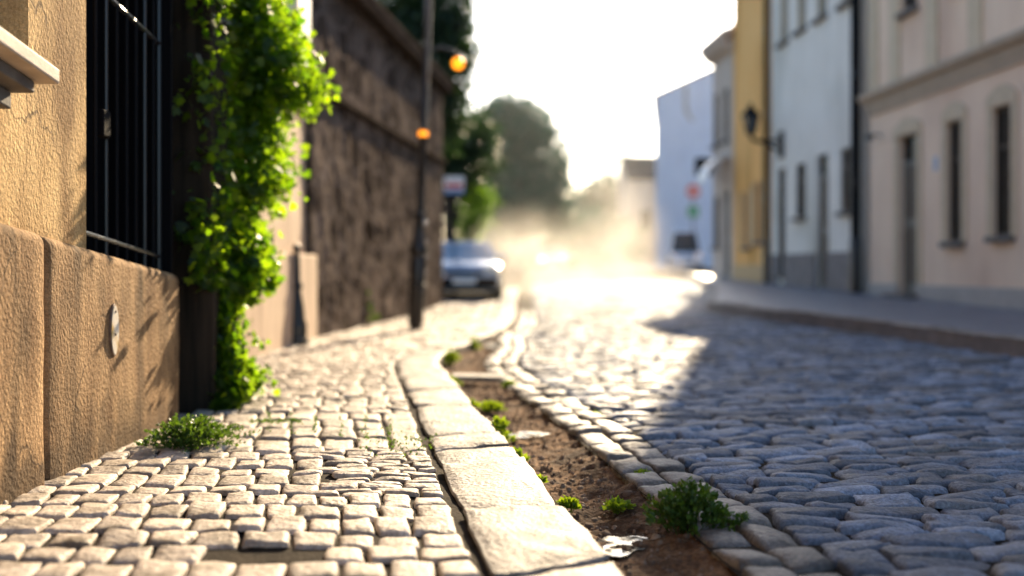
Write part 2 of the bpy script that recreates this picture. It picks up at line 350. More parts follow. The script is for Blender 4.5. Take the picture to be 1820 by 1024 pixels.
# base ground to the horizon
ys = np.concatenate([np.linspace(-60, 80, 141), np.linspace(90, 1200, 60)])
o = grid_obj('ground', lambda y: np.full_like(y, -600.), lambda y: np.full_like(y, 600.), ys, 241, lambda X, Y: zt(X, Y) - .22, M['ground'])
tag(o, kind='structure')

PS = np.array([-1, -.96, -.87, -.6, 0, .6, .87, .96, 1.])
def stones(name, cx, cy, hx, hy, ang, mat, zf, bulge=.012, edge=.03, lift=.008, tilt=.03, rough=.004, res=PS, corner=.12, skew=None):
    """many separate rounded stones in one surface mesh. arrays of centre, half size, angle"""
    n = len(cx); s, t = np.meshgrid(res, res, indexing='ij'); s = s.ravel(); t = t.ravel(); k = len(res)
    m = np.maximum(np.abs(s), np.abs(t)); cc = np.clip(np.abs(s) + np.abs(t) - 1.35, 0, 1) / .65
    sx = s * (1 - corner * cc); ty = t * (1 - corner * cc)
    u = hx[:, None] * sx[None]; v = hy[:, None] * ty[None]
    # irregular outline
    u = u * (1 + .10 * rng.normal(size=(n, 1)) * ty[None] * .5); v = v * (1 + .10 * rng.normal(size=(n, 1)) * sx[None] * .5)
    if skew is not None: u = u + skew[:, None] * v
    ca, sa = np.cos(ang)[:, None], np.sin(ang)[:, None]
    X = cx[:, None] + u * ca - v * sa; Y = cy[:, None] + u * sa + v * ca
    prof = bulge * (1 - s ** 2) * (1 - t ** 2) - edge * np.where(m > .99, 1., np.where(m > .945, .36, np.where(m > .86, .07, 0.)))
    dz = prof[None] + rng.normal(size=(n, 1)) * lift + tilt * rng.normal(size=(n, 1)) * u + tilt * rng.normal(size=(n, 1)) * v
    inner = np.where(m < .97, 1., .8)[None]
    X = X + inner * (vnoise(X, Y, 9, 1) * .014 + vnoise(X, Y, 31, 13) * .008); Y = Y + inner * (vnoise(X, Y, 9, 2) * .014 + vnoise(X, Y, 31, 14) * .008)
    dz = dz + rough * (vnoise(X, Y, 14, 3) * 2 + vnoise(X, Y, 33, 4)) * 1.5
    Z = zf(X, Y) + dz
    V = np.stack([X, Y, Z], -1).reshape(-1, 3)
    i = (np.arange(k - 1)[:, None] * k + np.arange(k - 1)[None]).ravel()
    q = np.stack([i, i + k, i + k + 1, i + 1], -1)
    F = (q[None] + (np.arange(n) * k * k)[:, None, None]).reshape(-1, 4)
    return np_obj(name, V, F, mat, smooth=True)

# ---- road setts
def road_stones():
    ux, uy = .99, .139; vx, vy = -.139, .99
    C = []
    v = 1.2; j = 0
    while v < 37:
        dv = random.uniform(.10, .145) * (1 if v < 22 else 1.3); u = -1 + random.uniform(0, .3)
        while u < 13:
            du = random.uniform(.2, .38) * (1 if v < 22 else 1.3); uc = u + du / 2
            wob = .10 * math.sin(uc * .8 + v * .35) + .05 * math.sin(uc * 2.3 + v)
            x = uc * ux + (v + dv / 2 + wob) * vx; y = uc * uy + (v + dv / 2 + wob) * vy
            C.append((x, y, du / 2 - .003, dv / 2 - .003, math.atan2(uy, ux) + .08 * math.cos(uc * .8 + v * .35) + random.gauss(0, .025)))
            u += du
        v += dv; j += 1
    A = np.array(C); x, y, hx_ = A[:, 0].copy(), A[:, 1], A[:, 2].copy()
    lo = np.maximum(x - hx_, gut(y) + gutw(y) + .325); hi = np.minimum(x + hx_, rk(y) - .015)
    keep = (hi - lo > .07) & (y > 1.5); A[:, 0] = (lo + hi) / 2; A[:, 2] = (hi - lo) / 2
    return A[keep]
A = road_stones()
roadz = lambda X, Y: zt(X, Y) + ROAD_DZ + .02 * vnoise(X, Y, .6, 5) + .025 * vnoise(X, Y, .25, 6)
o = stones('road', *A.T, M['sett'], roadz, bulge=.007, edge=.032, lift=.006, tilt=.045, rough=.007, corner=.06)
tag(o, 'dark worn cobblestone road in courses of rounded setts', kind='structure')
o = grid_obj('road_bed', lambda y: gut(y) + gutw(y) + .0, lambda y: rk(y) + .02, np.linspace(0, 62, 160), 60,
             lambda X, Y: roadz(X, Y) - .021 + .02 * sm(Y, 34, 38), M['joint'])
tag(o, kind='structure')

# ---- edging rows beside the gutter
L = []
for r in range(2):
    y = 1.2 + r * .1
    while y < 22:
        dy = random.uniform(.2, .34); yc = y + dy / 2
        ang = math.atan2(dy, float(kl(y + dy) - kl(y)))
        L.append((float(gut(yc) + gutw(yc)) + .08 + r * .16, yc, dy / 2 - .003, .077, ang)); y += dy
A = np.array(L)
o = stones('road_edging', *A.T, M['edging'], lambda X, Y: roadz(X, Y) - .005, bulge=.010, edge=.035, lift=.008, tilt=.05, rough=.006, corner=.08)
tag(o, kind='structure')

# ---- gutter earth
def gutz(X, Y):
    t = np.clip((X - gut(Y)) / gutw(Y), 0, 1)
    return zt(X, Y) - .075 - .05 * np.sin(np.pi * np.clip(t * .9 + .05, 0, 1)) + .035 * vnoise(X, Y, 6, 7) + .02 * vnoise(X, Y, 17, 8) + .012 * vnoise(X, Y, 45, 9)
o = grid_obj('gutter', lambda y: gut(y) - .04, lambda y: gut(y) + gutw(y) + .05, np.linspace(1.2, 16, 900), 44, gutz, M['earth'])
tag(o, kind='structure')
o = grid_obj('gutter', lambda y: gut(y) - .04, lambda y: gut(y) + gutw(y) + .05, np.linspace(16, 45, 60), 8, lambda X, Y: gutz(X, Y), M['earth'])
tag(o, kind='structure')
# loose grit in the gutter
n = 900; y = rng.uniform(2.6, 9, n); t = rng.beta(1.6, 1.6, n); x = gut(y) + t * gutw(y); s = rng.gamma(2., .004, n) + .003
o = stones('gutter_grit', x, y, s, s * rng.uniform(.6, 1, n), rng.uniform(0, 3, n), M['grit'], lambda X, Y: gutz(X, Y) + .004, bulge=.006, edge=.012, lift=.001, tilt=.2, rough=.001, res=np.array([-1, -.5, .5, 1.]), corner=.3)
tag(o, 'loose grit scattered over the brown gutter earth', kind='stuff')

# ---- kerb stones
bounds = [1.5, 2.35, 3.15, 3.95, 4.86, 5.23, 5.66, 6.2, 6.9, 7.75, 8.7, 9.6]
L = []
for a, b in zip(bounds, bounds[1:]):
    yc = (a + b) / 2; ang = math.atan2(b - a, float(kl(b) - kl(a)))
    L.append((float(kl(yc)) + KW / 2, yc, math.hypot(b - a, float(kl(b) - kl(a))) / 2 - .006, KW / 2 - .004, ang))
y = 9.6
while y < 32:
    dy = .42 if y < 13 else .8; b = y + dy; yc = y + dy / 2; dx = float(kl(b) - kl(y))
    L.append((float(kl(yc)) + KW / 2, yc, math.hypot(dy, dx) / 2 - .006, KW / 2 - .004, math.atan2(dy, dx))); y = b
A = np.array(L); sk = np.full(len(A), .0); sk[:11] = rng.normal(-.22, .08, 11)
KR = np.array([-1, -.985, -.955, -.88, -.8, -.6, -.4, -.2, 0, .2, .4, .6, .8, .88, .955, .985, 1.])
o = stones('kerb', *A.T, M['kerb'], lambda X, Y: zt(X, Y) + .012, bulge=.003, edge=.02, lift=.008, tilt=.016, rough=.004, res=KR, corner=.03, skew=sk)
tag(o, kind='structure')
# kerb bodies under the tops (their vertical faces)
o = grid_obj('kerb_bed', lambda y: kl(y) + .012, lambda y: gut(y) - .012, np.linspace(1.2, 33, 240), 4, lambda X, Y: zt(X, Y) - .012, M['joint']); tag(o, kind='structure')
ysk = np.linspace(1.2, 32, 300); V = []; F = []
xk = gut(ysk) - .006; zk = zt(xk, ysk)
V = np.concatenate([np.stack([xk, ysk, zk - .2], -1), np.stack([xk, ysk, zk - .004], -1)]); n = len(ysk); i = np.arange(n - 1)
o = np_obj('kerb_face', V, np.stack([i, i + 1, i + 1 + n, i + n], -1), M['kerb']); tag(o, kind='structure')

# ---- pavement setts
WALLX = -1.84
L = []
def pav_zone(y0, y1, row, colw, jit, stag, tmax, tmin=.028):
    y = y0
    while y < y1 - row * .4:
        dy = row * random.uniform(1 - jit, 1 + jit); t = tmin + (random.uniform(0, colw) if stag else 0) * .5 - (colw * .5 if stag else 0) + (0 if stag else 0)
        if t < tmin: L.append((y + dy / 2, tmin, t + colw)); t = t + colw
        while t < tmax:
            wv = colw * random.uniform(1 - jit, 1 + jit); L.append((y + dy / 2, t, t + wv)); t += wv
        for q in range(len(L)):
            if len(L[q]) == 3: L[q] = L[q] + (dy,)
        y += dy
    return y
yy = pav_zone(1.4, 4.3, .185, .135, .2, False, 2.3)
ya = yy
pav_zone(yy, 5.3, .2, .15, .2, False, 2.1, .50)
yy = pav_zone(yy, 5.3, .075, .155, .2, True, .45)
yb = yy
yy = pav_zone(yy, 6.5, .33, .17, .12, False, 2.0)
yc_ = yy
yy = pav_zone(yy, 12, .16, .15, .15, True, 3.6)
yy = pav_zone(yy, 24.5, .3, .28, .15, True, 4)
B = np.array(L); yc, t0, t1, dy = B.T
tc_ = (t0 + t1) / 2; slope = np.array([float(kl(v + .1) - kl(v - .1)) / .2 for v in yc])
cx = kl(yc) - tc_ + .0
hx = (t1 - t0) / 2 - .005; hy = dy / 2 - .003
thin = (yc > ya) & (yc < yb) & (dy < .1); hy[thin] = dy[thin] / 2 - .002; hx[thin] += .002
ang = np.full(len(yc), 0.) + rng.normal(0, .02, len(yc)); skew = np.clip(slope, -.3, .3)
ang[thin] += .05 * np.sin(cx[thin] * 5 + yc[thin] * 3)
xl = np.where(yc < 7.3, WALLX - .12, -3.0 + .06 * (yc - 11))
ok = (cx > xl) & ~((cx > -.95) & (cx < -.56) & (yc > 3.3) & (yc < 3.47))   # a few setts are missing here
pavz = lambda X, Y: zt(X, Y) + .016 * vnoise(X, Y, 1.3, 11) + .012 * vnoise(X, Y, .5, 12)
for nm, sel, bl, ed, lf, tl in (('pavement', ok & ~thin, .002, .019, .0035, .03), ('pavement', ok & thin, .002, .016, .003, .04)):
    o = stones(nm, cx[sel], yc[sel], hx[sel], hy[sel], ang[sel], M['paver'], pavz, bulge=bl, edge=ed, lift=lf, tilt=tl, skew=skew[sel], corner=.05, rough=.004)
    tag(o, kind='structure')
o = grid_obj('pavement_bed', lambda y: np.full_like(y, -6.), lambda y: kl(y) + .012, np.linspace(.5, 40, 200), 80, lambda X, Y: pavz(X, Y) - .0145, M['joint']); tag(o, kind='structure')

# ---- right pavement and kerb
FX = lambda Y: 8.36 - .055 * np.asarray(Y, float)
o = grid_obj('pavement', lambda y: rk(y) + .2, lambda y: FX(y) + .6, np.linspace(-4, 60, 120), 14, lambda X, Y: zt(X, Y) + .12, M['flag']); tag(o, kind='structure')
L = []; y = -3.0
while y < 58:
    dy = random.uniform(.8, 1.1); b = y + dy; yc = y + dy / 2; dx = float(rk(b) - rk(y))
    L.append((float(rk(yc)) + .1, yc, math.hypot(dy, dx) / 2 - .006, .105, math.atan2(dy, dx))); y = b
A = np.array(L)
o = stones('kerb', *A.T, M['kerb'], lambda X, Y: zt(X, Y) + .135, bulge=.004, edge=.02, lift=.006, tilt=.01, res=KR, corner=.02); tag(o, kind='structure')
ysk = np.linspace(-3, 58, 200); xk = rk(ysk) + .012; zk = zt(xk, ysk); n = len(ysk); i = np.arange(n - 1)
V = np.concatenate([np.stack([xk, ysk, zk - .2], -1), np.stack([xk, ysk, zk + .125], -1)])
o = np_obj('kerb_face', V, np.stack([i, i + 1, i + 1 + n, i + n], -1), M['plinth_grey']); tag(o, kind='structure')

# ------------------------------------------------------------------ facades with real openings
def facade_mesh(mb, u0, u1, z0, z1, ops, depth=.10, n0=0.0):
    """wall in the plane y=n0 (outward +y) with rectangular openings (a,b,c,d) and their reveals"""
    us = sorted({u0, u1, *[o[0] for o in ops], *[o[1] for o in ops]}); zs = sorted({z0, z1, *[o[2] for o in ops], *[o[3] for o in ops]})
    us = [u for u in us if u0 <= u <= u1]; zs = [z for z in zs if z0 <= z <= z1]
    for a, b in zip(us, us[1:]):
        for c, d in zip(zs, zs[1:]):
            um, zm = (a + b) / 2, (c + d) / 2
            if any(o[0] < um < o[1] and o[2] < zm < o[3] for o in ops): continue
            mb.add([(a, n0, c), (b, n0, c), (b, n0, d), (a, n0, d)], [(0, 1, 2, 3)])
    for a, b, c, d in ops:
        c = max(c, z0); d = min(d, z1); y = n0 - depth
        mb.add([(a, n0, c), (a, y, c), (a, y, d), (a, n0, d)], [(0, 1, 2, 3)])
        mb.add([(b, n0, c), (b, n0, d), (b, y, d), (b, y, c)], [(0, 1, 2, 3)])
        mb.add([(a, n0, c), (b, n0, c), (b, y, c), (a, y, c)], [(0, 1, 2, 3)])
        mb.add([(a, n0, d), (a, y, d), (b, y, d), (b, n0, d)], [(0, 1, 2, 3)])
def house(name, label, cat, p0, p1, zb, eave, deep, ops, wallmat, plinth=None, roofmat=None, roofh=2.6, group=None, over=.22):
    """p0->p1 along the facade, street on the left of that direction. ops: (u0,u1,z0,z1,kind) heights above zb"""
    ux, uy = p1[0] - p0[0], p1[1] - p0[1]; Ln = math.hypot(ux, uy); rz = math.atan2(uy, ux)
    t = thing(name, label, cat, (p0[0], p0[1], zb), rz, group)
    H = eave - zb; mb = MB(); holes = [o[:4] for o in ops]
    facade_mesh(mb, 0, Ln, -.4, H, holes)
    mb.add([(0, 0, -.4), (0, -deep, -.4), (0, -deep, H), (0, 0, H)], [(0, 1, 2, 3)])
    mb.add([(Ln, 0, -.4), (Ln, 0, H), (Ln, -deep, H), (Ln, -deep, -.4)], [(0, 1, 2, 3)])
    mb.add([(0, -deep, -.4), (Ln, -deep, -.4), (Ln, -deep, H), (0, -deep, H)], [(0, 1, 2, 3)])
    mb.add([(0, 0, H), (0, -deep, H), (0, -deep / 2, H + roofh)], [(0, 1, 2)])
    mb.add([(Ln, 0, H), (Ln, -deep / 2, H + roofh), (Ln, -deep, H)], [(0, 1, 2)])
    mb.build('wall', wallmat, t, fix=False)
    rb = MB(); k = roofh / (deep / 2)
    for s in (1, -1):
        y0, y1 = (over, -deep / 2) if s == 1 else (-deep - over, -deep / 2)
        za = H - over * k
        rb.add([(-.02, y0, za + .02), (Ln + .02, y0, za + .02), (Ln + .02, y1, H + roofh + .02), (-.02, y1, H + roofh + .02),
                (-.02, y0, za + .16), (Ln + .02, y0, za + .16), (Ln + .02, y1, H + roofh + .16), (-.02, y1, H + roofh + .16)],
               [(0, 1, 2, 3), (4, 7, 6, 5), (0, 4, 5, 1), (1, 5, 6, 2), (3, 7, 4, 0)])
    rb.build('roof', roofmat or M['roof'], t)
    if plinth:
        ph, pm = plinth; pb = MB(); cuts = sorted([(o[0], o[1]) for o in ops if o[2] < ph - .1]); u = 0
        for a, b in cuts + [(Ln, Ln)]:
            if a > u: pb.box(u, a, -.02, .05, -.4, ph)
            u = b
        pb.build('plinth', pm, t, bevel=.012)
    for a, b, c, d, kind in ops:
        y = -.095
        if kind.startswith('door'):
            f = MB().box(a, b, y - .06, y, c, d - .45).build('door', M['wood_green'] if kind == 'door' else M['wood_dark'], t)
            pn = MB()
            for zz in (0, 1):
                zc0 = c + .2 + zz * (d - c - .55) * .5; zc1 = c + .1 + (zz + 1) * (d - c - .65) * .5
                pn.box(a + .12, (a + b) / 2 - .05, y, y + .025, zc0, zc1); pn.box((a + b) / 2 + .05, b - .12, y, y + .025, zc0, zc1)
            pn.build('door_panel', M['wood_dark'], f); MB().tube([(b - .1, y + .0, c + 1.05), (b - .1, y + .06, c + 1.05), (b - .2, y + .06, c + 1.05)], .012, 6).build('handle', M['iron'], f)
            MB().box(a, b, y - .06, y - .03, d - .45, d).build('transom_pane', M['glass'], t)
            MB().box(a - .1, b + .1, -.1, .28, c - .16, c).build('doorstep', M['sill'], t, bevel=.015)
        else:
            gl = {'pale': M['glass_pale'], 'shut': M['shutter']}.get(kind, M['glass'])
            f = MB(); e = .05
            f.box(a, a + e, y, y + .05, c, d).box(b - e, b, y, y + .05, c, d).box(a + e, b - e, y, y + .05, c, c + e).box(a + e, b - e, y, y + .05, d - e, d)
            f.box((a + b) / 2 - .025, (a + b) / 2 + .025, y + .003, y + .05, c + e, d - e).box(a + e, b - e, y + .006, y + .045, c + (d - c) * .68, c + (d - c) * .68 + .05)
            wf = f.build('window', {'pale': M['trim_beige'], 'shut': M['shutter']}.get(kind, M['wood_dark']), t)
            MB().box(a, b, y - .03, y - .006, c, d).build('pane', gl, wf)
            MB().box(a - .09, b + .09, -.1, .12, c - .09, c).build('sill', M['sill'], wf, bevel=.012)
        if kind.endswith('arch'):
            pass
    return t
# right row facade: helpers from street measures
UY = math.sqrt(1 + .055 ** 2)
def fy(px): return 2000 * 8.36 / (px - 800)
def fz(px, py): return EYE - (py - 475) * 8.36 / (px - 800)
def fp(Y): return (8.36 - .055 * Y, Y)
def opn(pa, pb, pt, pb_, Y0, zb, kind, tall=None):
    """opening between street stations pa..pb; pt/pb_ top and bottom"""
    pm = (pa + pb) / 2; ya, yb = fy(pa), fy(pb)
    u0, u1 = sorted(((ya - Y0) * UY, (yb - Y0) * UY)); zc = fz(pm, pb_) - zb; zd = (fz(pm, pt) - zb) if tall is None else zc + tall
    return (u0, u1, zc, zd, kind)
# --- beige house
Y0, Y1 = 5.0, fy(1546); zb = .12
ops = [opn(1597, 1632, 240, 522, Y0, zb, 'door'), opn(1684, 1711, 215, 430, Y0, zb, 'win'), opn(1766, 1799, 188, 420, Y0, zb, 'win'),
       opn(1604, 1630, 0, 18, Y0, zb, 'win', 1.9), opn(1695, 1722, 0, -25, Y0, zb, 'win', 1.9), opn(1786, 1820, 0, -68, Y0, zb, 'win', 1.9)]
ops += [(1.2, 2.2, 1.1, 3.0, 'win'), (4.2, 5.2, 1.1, 3.0, 'win'), (1.2, 2.2, 5.3, 7.2, 'win'), (4.2, 5.2, 5.3, 7.2, 'win')]
beige_ops = ops
hb = house('town_house', 'beige town house with moulded cornice band and tall dark windows, nearest on the right', 'house', fp(Y0), fp(Y1), zb, 9.3, 8, ops, M['plaster_beige'], (.42, M['plinth_pale']))
Lb = (Y1 - Y0) * UY
cb = MB()
cb.prism([(-.02, 3.72), (.05, 3.72), (.07, 3.82), (.10, 3.84), (.12, 3.95), (.22, 4.0), (.26, 4.06), (.26, 4.12), (-.02, 4.2)], 'x', .02, Lb - .02)
cb.build('cornice', M['cornice'], hb)
cb = MB(); cb.prism([(-.02, 4.75), (.06, 4.78), (.08, 4.86), (-.02, 4.9)], 'x', .02, Lb - .02); 
for a, b, c, d, k in ops:
    if c < 3.5 and k != 'x':
        tb = MB(); e = .17
        tb.box(a - e, a - .004, -.02, .035, c if k == 'win' else -.02, d).box(b + .004, b + e, -.02, .035, c if k == 'win' else -.02, d)
        # segmental arched head
        n = 8; arc = [(a - e + (b - a + 2 * e) * i / n, d + .16 + .16 * math.sin(math.pi * i / n)) for i in range(n + 1)]
        poly = [(a - e, d + .004)] + [(x, z) for x, z in arc] + [(b + e, d + .004)]
        tb.prism(poly, 'y', -.02, .045)
        tb.build('surround', M['trim_beige'], hb, bevel=.008)
for i, u in enumerate(np.arange(1.0, Lb, 1.62)):
    if any(o[2] > 4.6 and o[0] - .25 < u + .2 and o[1] + .25 > u - .2 for o in ops): u = u + .55
    MB().box(u - .22, u + .22, -.02, .05, 4.202, 8.2).build('pilaster', M['plaster_cream'] if False else M['trim_beige'], hb, bevel=.01)
# --- white house
Y0w, Y1w = fy(1524), fy(1371); zbw = float(zt(7, 26)) + .10
ops = [opn(1496, 1513, 262, 376, Y0w, zbw, 'win'), opn(1452, 1474, 274, 522, Y0w, zbw, 'door'), opn(1416, 1433, 290, 386, Y0w, zbw, 'win'), opn(1384, 1397, 298, 488, Y0w, zbw, 'win'),
       opn(1452, 1471, 0, 30, Y0w, zbw, 'pale', 2.0), opn(1417, 1434, 0, 52, Y0w, zbw, 'pale', 2.0), opn(1387, 1402, 0, 74, Y0w, zbw, 'pale', 2.0), opn(1496, 1514, 0, 5, Y0w, zbw, 'pale', 2.0)]
hw = house('town_house', 'white plastered town house with grey brown plinth, lantern and two rows of small windows', 'house', fp(Y0w + .06), fp(Y1w), zbw, 9.4, 8,
           [(o[0], o[1], o[2], o[3], o[4]) for o in ops], M['plaster_white'], (.82, M['plinth_grey']))
# --- orange house
Y0o, Y1o = fy(1364), fy(1304); zbo = float(zt(7, 31)) + .08
ops = [opn(1346, 1356, 322, 430, Y0o, zbo, 'shut'), opn(1324, 1333, 340, 440, Y0o, zbo, 'shut')]
ho = house('town_house', 'tall orange ochre town house beyond the white house', 'house', fp(Y0o + .05), fp(Y1o), zbo, 11.5, 8, ops, M['plaster_orange'], (.5, M['shutter']))
for a, b, c, d, k in ops:
    for s in (0, 1):
        MB().box(a - .42 if s == 0 else b + .02, a - .02 if s == 0 else b + .42, .004, .045, c, d).build('shutter', M['shutter'], ho, bevel=.008)
# --- cream corner house with overhanging eave
Y0c, Y1c = Y1o + .04, fy(1267); zbc = float(zt(7, 35)) + .08
Lc = (Y1c - Y0c) * UY
ops = [(.5, 1.2, .0, 2.7, 'door'), (1.8, 2.5, 1.0, 2.6, 'win'), (.6, 1.2, 4.2, 5.8, 'win'), (1.9, 2.5, 4.2, 5.8, 'win')]
hc = house('corner_house', 'narrow cream corner house with rounded overhanging eave beside the orange house', 'house', fp(Y0c), fp(Y1c), zbc, 7.7, 7, ops, M['plaster_cream'], None, roofh=4.2, over=.2)
MB().prism([(-.05, 6.75), (.12, 6.8), (.3, 6.95), (.42, 7.12), (.45, 7.3), (.3, 7.42), (-.05, 7.5)], 'x', .02, Lc + .02).build('cornice', M['plaster_cream'], hc, smooth=True)
aw = MB(); n = 8
pr = [(.0 + .75 * math.sin(math.pi / 2 * i / n), 2.95 + .75 * math.cos(math.pi / 2 * i / n)) for i in range(n + 1)]
aw.prism(pr + [(p[0] - .02, p[1] - .03) for p in pr[::-1]], 'x', .3, 1.5); aw.build('awning', M['white'], hc)
# --- pale blue house far up the road, and a low brown one
hB = house('gable_house', 'pale blue white house far up the road with its blank gable to the street', 'house', (9.45, 74), (11.4, 88), 1.2, 12.1, 14, [(3, 4, 5.5, 7.2, 'win'), (7, 8, 5.5, 7.2, 'win')], M['plaster_blue'], None, roofh=3.0)
hl = house('low_house', 'low brown house with grey tiled roof beyond the pale blue house', 'house', (18.0, 104), (10.6, 104), 1.3, 9.0, 9, [(1.4, 2.3, 2, 3.8, 'win'), (5.2, 6.1, 3, 4.8, 'win')], M['plaster_cream'], None, M['coping_top'], roofh=2.4)

# downpipes
def downpipe(px, rad, label, z1):
    Y = fy(px); x, y = fp(Y); z0 = float(zt(x, Y)) + .1
    t = thing('downpipe', label, 'downpipe', (x - rad - .03, y, z0), 0, 'downpipes on the right row')
    MB().lathe([(rad, 0), (rad, z1 - z0)], n=12).build('pipe', M['irond'], t, smooth=True)
    MB().lathe([(rad * 1.25, 0), (rad * 1.25, 1.1), (rad * 1.05, 1.15)], n=12).build('boot', M['iron'], t, smooth=True)
    for zz in (2.2, 4.4, 6.6):
        MB().lathe([(rad * 1.12, zz), (rad * 1.12, zz + .09)], n=12).build('bracket', M['iron'], t, smooth=True)
downpipe(1532, .10, 'thick black downpipe between the beige house and the white house', 8.2)
downpipe(1367, .06, 'thin black downpipe between the white house and the orange house', 8.3)

# wall lantern on the white house
Yl = fy(1390); lx, ly = fp(Yl); lz = fz(1390, 252)
t = thing('wall_lantern', 'black iron street lantern on a bracket fixed to the white house', 'lantern', (lx, ly, lz), math.atan2(-.055, -1))
MB().box(-.02, .07, -.16, .16, -.42, .26).build('wall_plate', M['irond'], t, bevel=.02)
MB().tube([(.03, 0, 0), (.3, 0, .02), (.55, 0, .0), (.72, 0, .03), (.8, 0, .12), (.8, 0, .2)], .05, 8).tube([(.03, 0, -.2), (.2, 0, -.18), (.34, 0, -.08), (.42, 0, .0)], .04, 8).build('bracket', M['irond'], t, smooth=True)
lan = MB()
for sx in (-1, 1):
    for sy in (-1, 1):
        lan.tube([(.8 + sx * .09, sy * .09, .22), (.8 + sx * .17, sy * .17, .62)], .014, 6)
lan.box(.69, .91, -.11, .11, .19, .23); lan.box(.61, .99, -.19, .19, .62, .66)
lan.build('lantern_frame', M['irond'], t)
MB().add([(.8 - .08, -.08, .23), (.8 + .08, -.08, .23), (.8 + .08, .08, .23), (.8 - .08, .08, .23), (.8 - .16, -.16, .62), (.8 + .16, -.16, .62), (.8 + .16, .16, .62), (.8 - .16, .16, .62)],
         [(0, 1, 5, 4), (1, 2, 6, 5), (2, 3, 7, 6), (3, 0, 4, 7), (4, 5, 6, 7), (3, 2, 1, 0)]).build('lantern_glass', M['lantern_glass'], t)
MB().lathe([(.25, .66), (.20, .72), (.10, .84), (.05, .88), (.05, .92), (.02, .98)], (.8, 0, 0), 8).build('lantern_roof', M['irond'], t)
# small wall fixtures on the beige house
Yf = fy(1567); x, y = fp(Yf); z = fz(1567, 242)
t = thing('wall_camera', 'small dark wall lamp on the beige house above left of its door', 'wall lamp', (x, y, z), math.atan2(-.055, -1))
MB().tube([(0, 0, 0), (.1, 0, .03), (.2, 0, .0)], .02, 6).build('arm', M['iron'], t); MB().lathe([(.03, .0), (.08, -.02), (.09, -.10), (.06, -.12)], (.24, 0, .04), 10).build('lamp_head', M['iron'], t, smooth=True)
Yf = fy(1664); x, y = fp(Yf); z = fz(1664, 291)
t = thing('house_number_plate', 'small blue house number plate beside the door of the beige house', 'plate', (x, y, z), math.atan2(1, -.055))
MB().box(-.09, .09, -.005, .012, -.13, .13).build('plate', M['white'], t, bevel=.004); MB().box(-.075, .075, .013, .016, -.115, .115).build('enamel_face', M['blue'], t)

# ------------------------------------------------------------------ left: ochre house
DS = -.094
def ptop(Y): return .98 + DS * (Y - 4.44)          # plinth top falls along the street
lh = thing('ochre_house', 'ochre plastered house with low stone plinth and barred window, nearest on the left', 'house', (WALLX, 7.0, 0))
def LP(x, y, z): return (x - WALLX, y - 7.0, z)
def lbox(mb, x0, x1, y0, y1, z0, z1): a = LP(x0, y0, z0); b = LP(x1, y1, z1); mb.box(a[0], b[0], a[1], b[1], a[2], b[2])
WX = WALLX - .06                                   # plaster face behind the plinth face
OY0, OY1 = 5.02, 6.275                              # barred opening
wl = MB()
def wallrect(y0, y1, z0, z1): wl.add([LP(WX, y0, z0), LP(WX, y1, z0), LP(WX, y1, z1), LP(WX, y0, z1)], [(0, 1, 2, 3)])
W0, W1, WZ0, WZ1 = 2.1, 4.42, 1.60, 3.2            # small upper window at the near end
wallrect(-6, W0, .3, 6.5); wallrect(W0, W1, .3, WZ0); wallrect(W0, W1, WZ1, 6.5); wallrect(W1, OY0, .3, 6.5)
wallrect(OY0, OY1, .3, .62); wallrect(OY0, OY1, 3.4, 6.5)
for (y0, y1, z0, z1) in ((W0, W1, WZ0, WZ1), (OY0, OY1, .62, 3.4)):
    D = .35
    wl.add([LP(WX, y1, z0), LP(WX - D, y1, z0), LP(WX - D, y1, z1), LP(WX, y1, z1)], [(0, 1, 2, 3)])
    wl.add([LP(WX, y0, z0), LP(WX - D, y0, z0), LP(WX - D, y0, z1), LP(WX, y0, z1)], [(3, 2, 1, 0)])
    wl.add([LP(WX, y0, z1), LP(WX - D, y0, z1), LP(WX - D, y1, z1), LP(WX, y1, z1)], [(0, 1, 2, 3)])
    wl.add([LP(WX, y0, z0), LP(WX, y1, z0), LP(WX - D, y1, z0), LP(WX - D, y0, z0)], [(0, 1, 2, 3)])
wallrect(OY1, 6.28, .3, 6.5)
for y in (-6, 6.28):
    wl.add([LP(WX, y, -.2), LP(WX - 5, y, -.2), LP(WX - 5, y, 6.5), LP(WX, y, 6.5)], [(0, 1, 2, 3)])
wl.add([LP(WX - 5, -6, -.2), LP(WX - 5, 6.28, -.2), LP(WX - 5, 6.28, 6.5), LP(WX - 5, -6, 6.5)], [(0, 1, 2, 3)])
wl.build('wall', M['plaster_ochre'], lh)
r = MB(); r.prism([(.35 - .06, 6.35), (.35 - .06, 6.5), (-2.6, 8.2), (-5.4, 6.5), (-5.4, 6.35), (-2.6, 8.05)], 'y', -13.2, -.6); r.build('roof', M['roof'], lh)
